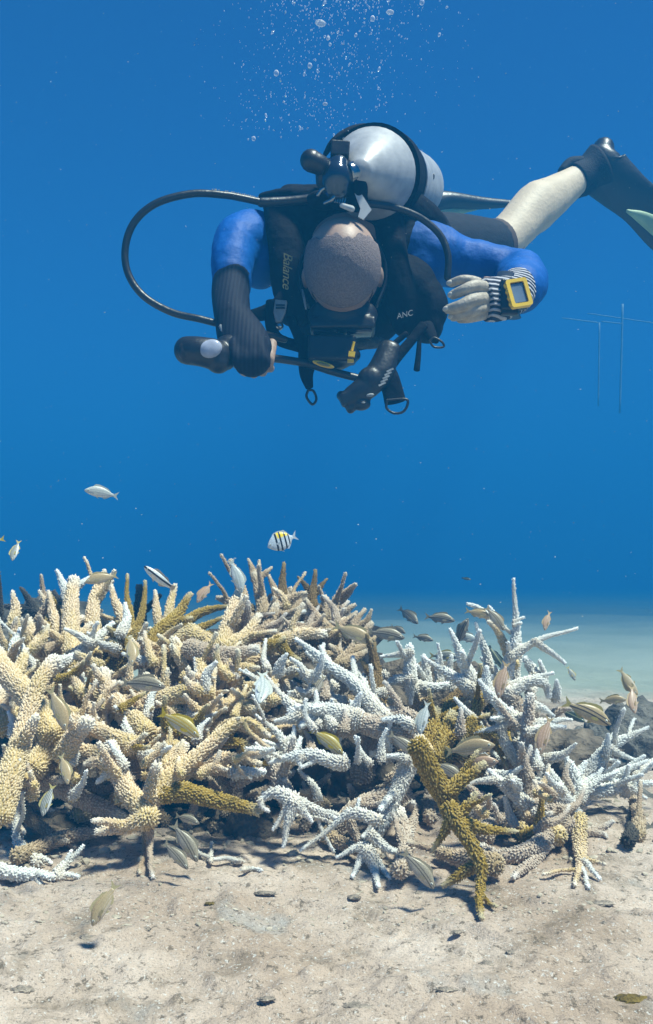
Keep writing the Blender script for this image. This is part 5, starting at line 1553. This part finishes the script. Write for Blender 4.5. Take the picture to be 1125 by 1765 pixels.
# ------------------------------------------------------------------ rubble and sand litter
M_peb = mat('shell_rubble', (0.52, 0.45, 0.35), .9, noise_scale=60, col2=(0.30, 0.25, 0.18), coord='Object')
M_dk = mat('dark_debris', (0.44, 0.36, 0.28), .95, noise_amt=.6, noise_scale=60, bump=.8, bump_scale=120)
M_alg = mat('golden_algae', (0.22, 0.15, 0.03), .95, noise_amt=.6, noise_scale=60, bump=.8, bump_scale=120)
g = random.Random(21)
V = []; Fq = []
ico = bmesh.new(); bmesh.ops.create_icosphere(ico, subdivisions=1, radius=1)
iv = [v.co.copy() for v in ico.verts]; fi = [tuple(v.index for v in f.verts) for f in ico.faces]; ico.free()
def add_stone(x, y, r, sq=.6):
    z = ground_z(x, y)
    M3 = Matrix.Rotation(g.uniform(0, 6.3), 3, 'Z') @ Matrix.Rotation(g.uniform(-.5, .5), 3, 'X')
    sx_, sy_, sz_ = r * g.uniform(.7, 1.8), r * g.uniform(.6, 1.1), r * g.uniform(.35, .8)
    k = len(V)
    for v in iv:
        j = 1 + g.uniform(-.25, .25)
        p = M3 @ Vector((v.x * sx_ * j, v.y * sy_ * j, v.z * sz_ * j))
        V.append((x + p.x, y + p.y, z + p.z + sz_ * .2))
    Fq.extend(tuple(i + k for i in f) for f in fi)
for k in range(3600):
    d_ = 0.95 + 1.5 * g.random() ** 1.6
    x = g.uniform(-.42, .42) * d_
    add_stone(x, d_, min(.0042, .0007 * math.exp(g.gauss(0.35, .55))))
for k in range(700):     # denser litter at the foot of the corals
    d_ = g.uniform(1.12, 1.5); x = g.uniform(-.42, .42) * d_
    add_stone(x, d_, g.uniform(.002, .007))
me = bpy.data.meshes.new('rubble'); me.from_pydata(V, [], Fq); me.update(); me.materials.append(M_peb)
o = bpy.data.objects.new('rubble', me); link(o); tag(o, 'small shell and coral rubble scattered over the sand', kind='stuff')

def debris(px_, py_, sx_, sy_, sz_, label, m, ang=0, seed=0):
    d_ = CAMH * F / (py_ - HOR)
    for _ in range(3):
        x = (px_ - 562.5) / F * d_; zz = ground_z(x, d_); d_ = (CAMH - zz) * F / (py_ - HOR)
    bm = bmesh.new(); bmesh.ops.create_icosphere(bm, subdivisions=4, radius=1)
    for v in bm.verts:
        n = v.co.normalized(); k = 1 + .35 * noise.noise(n * 1.7 + Vector((seed, 0, 0))) + .3 * noise.noise(n * 4.5 + Vector((seed, 2, 0))) + .2 * noise.noise(n * 11)
        v.co = Vector((n.x * sx_, n.y * sy_, n.z * sz_)) * k
    me = bpy.data.meshes.new('debris'); bm.to_mesh(me); bm.free(); me.polygons.foreach_set('use_smooth', [True] * len(me.polygons)); me.materials.append(m)
    o = bpy.data.objects.new('rubble_piece', me); o.location = (x, d_, zz - .001); o.scale = (.75, .7, .4); o.rotation_euler = (0, 0, R(ang)); link(o)
    tag(o, label, 'rubble', 'rubble pieces on the near sand')
for a in [
 (410, 1530, .014, .007, .004, 'dark flat twig piece on the sand below the stump, left of a pair', M_dk, 8, 1),
 (458, 1538, .016, .006, .005, 'dark flat twig piece on the sand below the stump, right of a pair', M_dk, -6, 2),
 (1030, 1555, .022, .010, .004, 'flat piece standing in for a hole in the sand at right below the hanging branches', M_dk, 0, 3),  # flat lump added in place of a hole in the sand
 (1085, 1722, .022, .012, .008, 'golden brown algae clump in the lower right corner', M_alg, 5, 4),
 (782, 1605, .008, .005, .004, 'small dark chip on the sand under the golden coral tip', M_dk, 20, 5),
 (880, 1640, .008, .006, .004, 'small brown chip on the sand at right', M_dk, -10, 6),
 (36, 1705, .014, .010, .008, 'dark lump near the lower left corner', M_dk, 10, 7),
 (768, 1704, .012, .006, .005, 'dark lump on the near sand right of the middle', M_dk, 0, 8),
 (150, 1616, .012, .009, .008, 'dark knob of rubble under the snout of the low tan fish', M_dk, 0, 9),
 (365, 1556, .010, .006, .004, 'golden algae tuft on the sand left of the twig pieces', M_alg, 0, 10),
 (335, 1544, .007, .006, .004, 'small grey stone left of the golden algae tuft', M_dk, 0, 11),
 (610, 1545, .010, .007, .006, 'brown lump just below the splayed white fingers', M_dk, 0, 12),
 (720, 1538, .007, .006, .004, 'dark chip under the snout of the grey fish by the golden coral', M_dk, 0, 13),
 (620, 1733, .022, .012, .005, 'broad dark patch of rubble at the bottom edge, middle', M_dk, 0, 14),
 (460, 1720, .010, .005, .004, 'small bluish chip near the bottom edge, left of the broad dark patch', M_dk, 0, 15),
 (840, 1660, .010, .008, .005, 'grey chip at the edge of the pale sand patch', M_dk, 0, 16),
 (250, 1600, .008, .006, .005, 'brown chip right of the low tan fish', M_dk, 0, 17),
 (1045, 1590, .007, .006, .005, 'small brown stub on the sand near the right edge', M_dk, 0, 18),
 (200, 1580, .008, .006, .006, 'pale round stone behind the low tan fish', M_peb, 0, 19),
]: debris(*a)

# ------------------------------------------------------------------ bubbles and drifting particles
M_bub = bpy.data.materials.new('air_bubble'); M_bub.use_nodes = True
nd, lk = N(M_bub)
b = nd['Principled BSDF']; b.inputs['Base Color'].default_value = (1, 1, 1, 1); b.inputs['Roughness'].default_value = .12
b.inputs['Transmission Weight'].default_value = .25; b.inputs['IOR'].default_value = 1.33; b.inputs['Specular IOR Level'].default_value = 1
lw = nd.new('ShaderNodeLayerWeight'); lw.inputs[0].default_value = .35
tr = nd.new('ShaderNodeBsdfTransparent'); mx = nd.new('ShaderNodeMixShader')
rr_ = nd.new('ShaderNodeMapRange'); rr_.inputs[1].default_value = .1; rr_.inputs[2].default_value = .8; rr_.inputs[3].default_value = .22; rr_.inputs[4].default_value = .85
lk.new(lw.outputs['Facing'], rr_.inputs[0]); lk.new(rr_.outputs[0], mx.inputs[0]); lk.new(tr.outputs[0], mx.inputs[1]); lk.new(b.outputs[0], mx.inputs[2])
lk.new(mx.outputs[0], nd['Material Output'].inputs['Surface'])
def bub_mesh(sub, sq, seed):
    bm = bmesh.new(); bmesh.ops.create_icosphere(bm, subdivisions=sub, radius=1)
    for v in bm.verts:
        n = v.co.normalized(); k = 1 + .12 * noise.noise(n * 1.5 + Vector((seed, 0, 0))); v.co = Vector((n.x, n.y, n.z * sq)) * k
    me = bpy.data.meshes.new('air_bubble'); bm.to_mesh(me); bm.free(); me.polygons.foreach_set('use_smooth', [True] * len(me.polygons)); me.materials.append(M_bub)
    return me
bms = [bub_mesh(2, s_, i) for i, s_ in enumerate((1.0, 1.5, .7, 2.2, 1.2))]
g = random.Random(5)
def bubble(x, y, d_, r_, me, label, rot=0, sx=1):
    o = bpy.data.objects.new('air_bubble', me); o.location = P(x, y, d_); o.scale = (r_ * sx, r_, r_); o.rotation_euler = (0, R(rot), 0)
    link(o); tag(o, label, 'bubble', 'exhaled air bubbles above the diver')
for k in range(285):
    y = 245 * g.random() ** 1.7 - 4
    cx_ = 590 - .25 * y; sp_ = 130 + 20 * g.random()
    x = g.gauss(cx_, sp_ * .62)
    if x < 400 or x > 790: x = g.uniform(410, 770)
    r_ = px(min(3.8, 1.0 + g.expovariate(1.3)), 1.9) * .62
    bubble(x, y, g.uniform(1.75, 2.1), r_, g.choice(bms), 'tiny air bubble in the rising plume above the diver', g.uniform(-25, 25))
q = MB(); g = random.Random(8)
for k in range(900):
    y = 235 * g.random() ** 1.5 - 8; x = g.gauss(590 - .2 * y, 85)
    c = P(x, y, g.uniform(1.7, 2.2)); r_ = px(g.choice((.5, .6, .7, .9)), 1.9)
    q.add([c + Vector(v) * r_ for v in ((1, 0, 0), (0, 1, 0), (-1, 0, 0), (0, -1, 0), (0, 0, 1.8), (0, 0, -1.8))], [(0, 1, 4), (1, 2, 4), (2, 3, 4), (3, 0, 4), (1, 0, 5), (2, 1, 5), (3, 2, 5), (0, 3, 5)])
o = q.build('bubble_mist', M_bub, smooth=False); tag(o, 'fine mist of tiny bubbles in the plume', kind='stuff')
big = bub_mesh(3, .55, 9); bigr = bub_mesh(3, 1.1, 12)
bubble(552, 40, 1.8, px(7.9, 1.8), big, 'largest flattened air bubble near the top of the plume', 8, 1.2)
bubble(672, 21, 1.8, px(5.8, 1.8), big, 'flattened air bubble upper right in the plume', 5, 1.2)
bubble(534, 113, 1.8, px(4.0, 1.8), bigr, 'round bright air bubble in the middle of the plume')
bubble(476, 126, 1.8, px(4.7, 1.8), bigr, 'round air bubble at the left side of the plume')
bubble(437, 239, 1.8, px(3.6, 1.8), bigr, 'lowest round air bubble, above the hose')
bubble(560, 179, 1.8, px(4.3, 1.8), big, 'flat air bubble above the tank', 0)
bubble(642, 32, 1.8, px(4.3, 1.8), bigr, 'round air bubble just left of the flattened upper right one')
bubble(727, 4, 1.8, px(4.3, 1.8), bigr, 'air bubble cut by the top edge at the right of the plume')
bubble(565, 66, 1.8, px(2.9, 1.8), bigr, 'bright round air bubble under the largest flattened one')

M_snow = mat('drifting_particles', (0.5, 0.52, 0.5), .9, noise_amt=.2)
q = MB()
g = random.Random(77)
for k in range(1100):
    d_ = g.uniform(.55, 3.0); x = g.uniform(-40, 1160); y = g.uniform(-20, 1120)
    r_ = px(g.choice((.7, .8, .9, 1.0, 1.3, 2.0)), d_) * .62
    c = P(x, y, d_); k0 = [Vector((g.uniform(-1, 1), g.uniform(-1, 1), g.uniform(-1, 1))).normalized() * r_ * g.uniform(.7, 1.5) for _ in range(4)]
    q.add([c + v for v in k0], [(0, 1, 2), (0, 2, 3), (0, 3, 1), (1, 3, 2)])
o = q.build('drifting_particles', M_snow, smooth=False); tag(o, 'fine pale specks drifting in the water', kind='stuff')
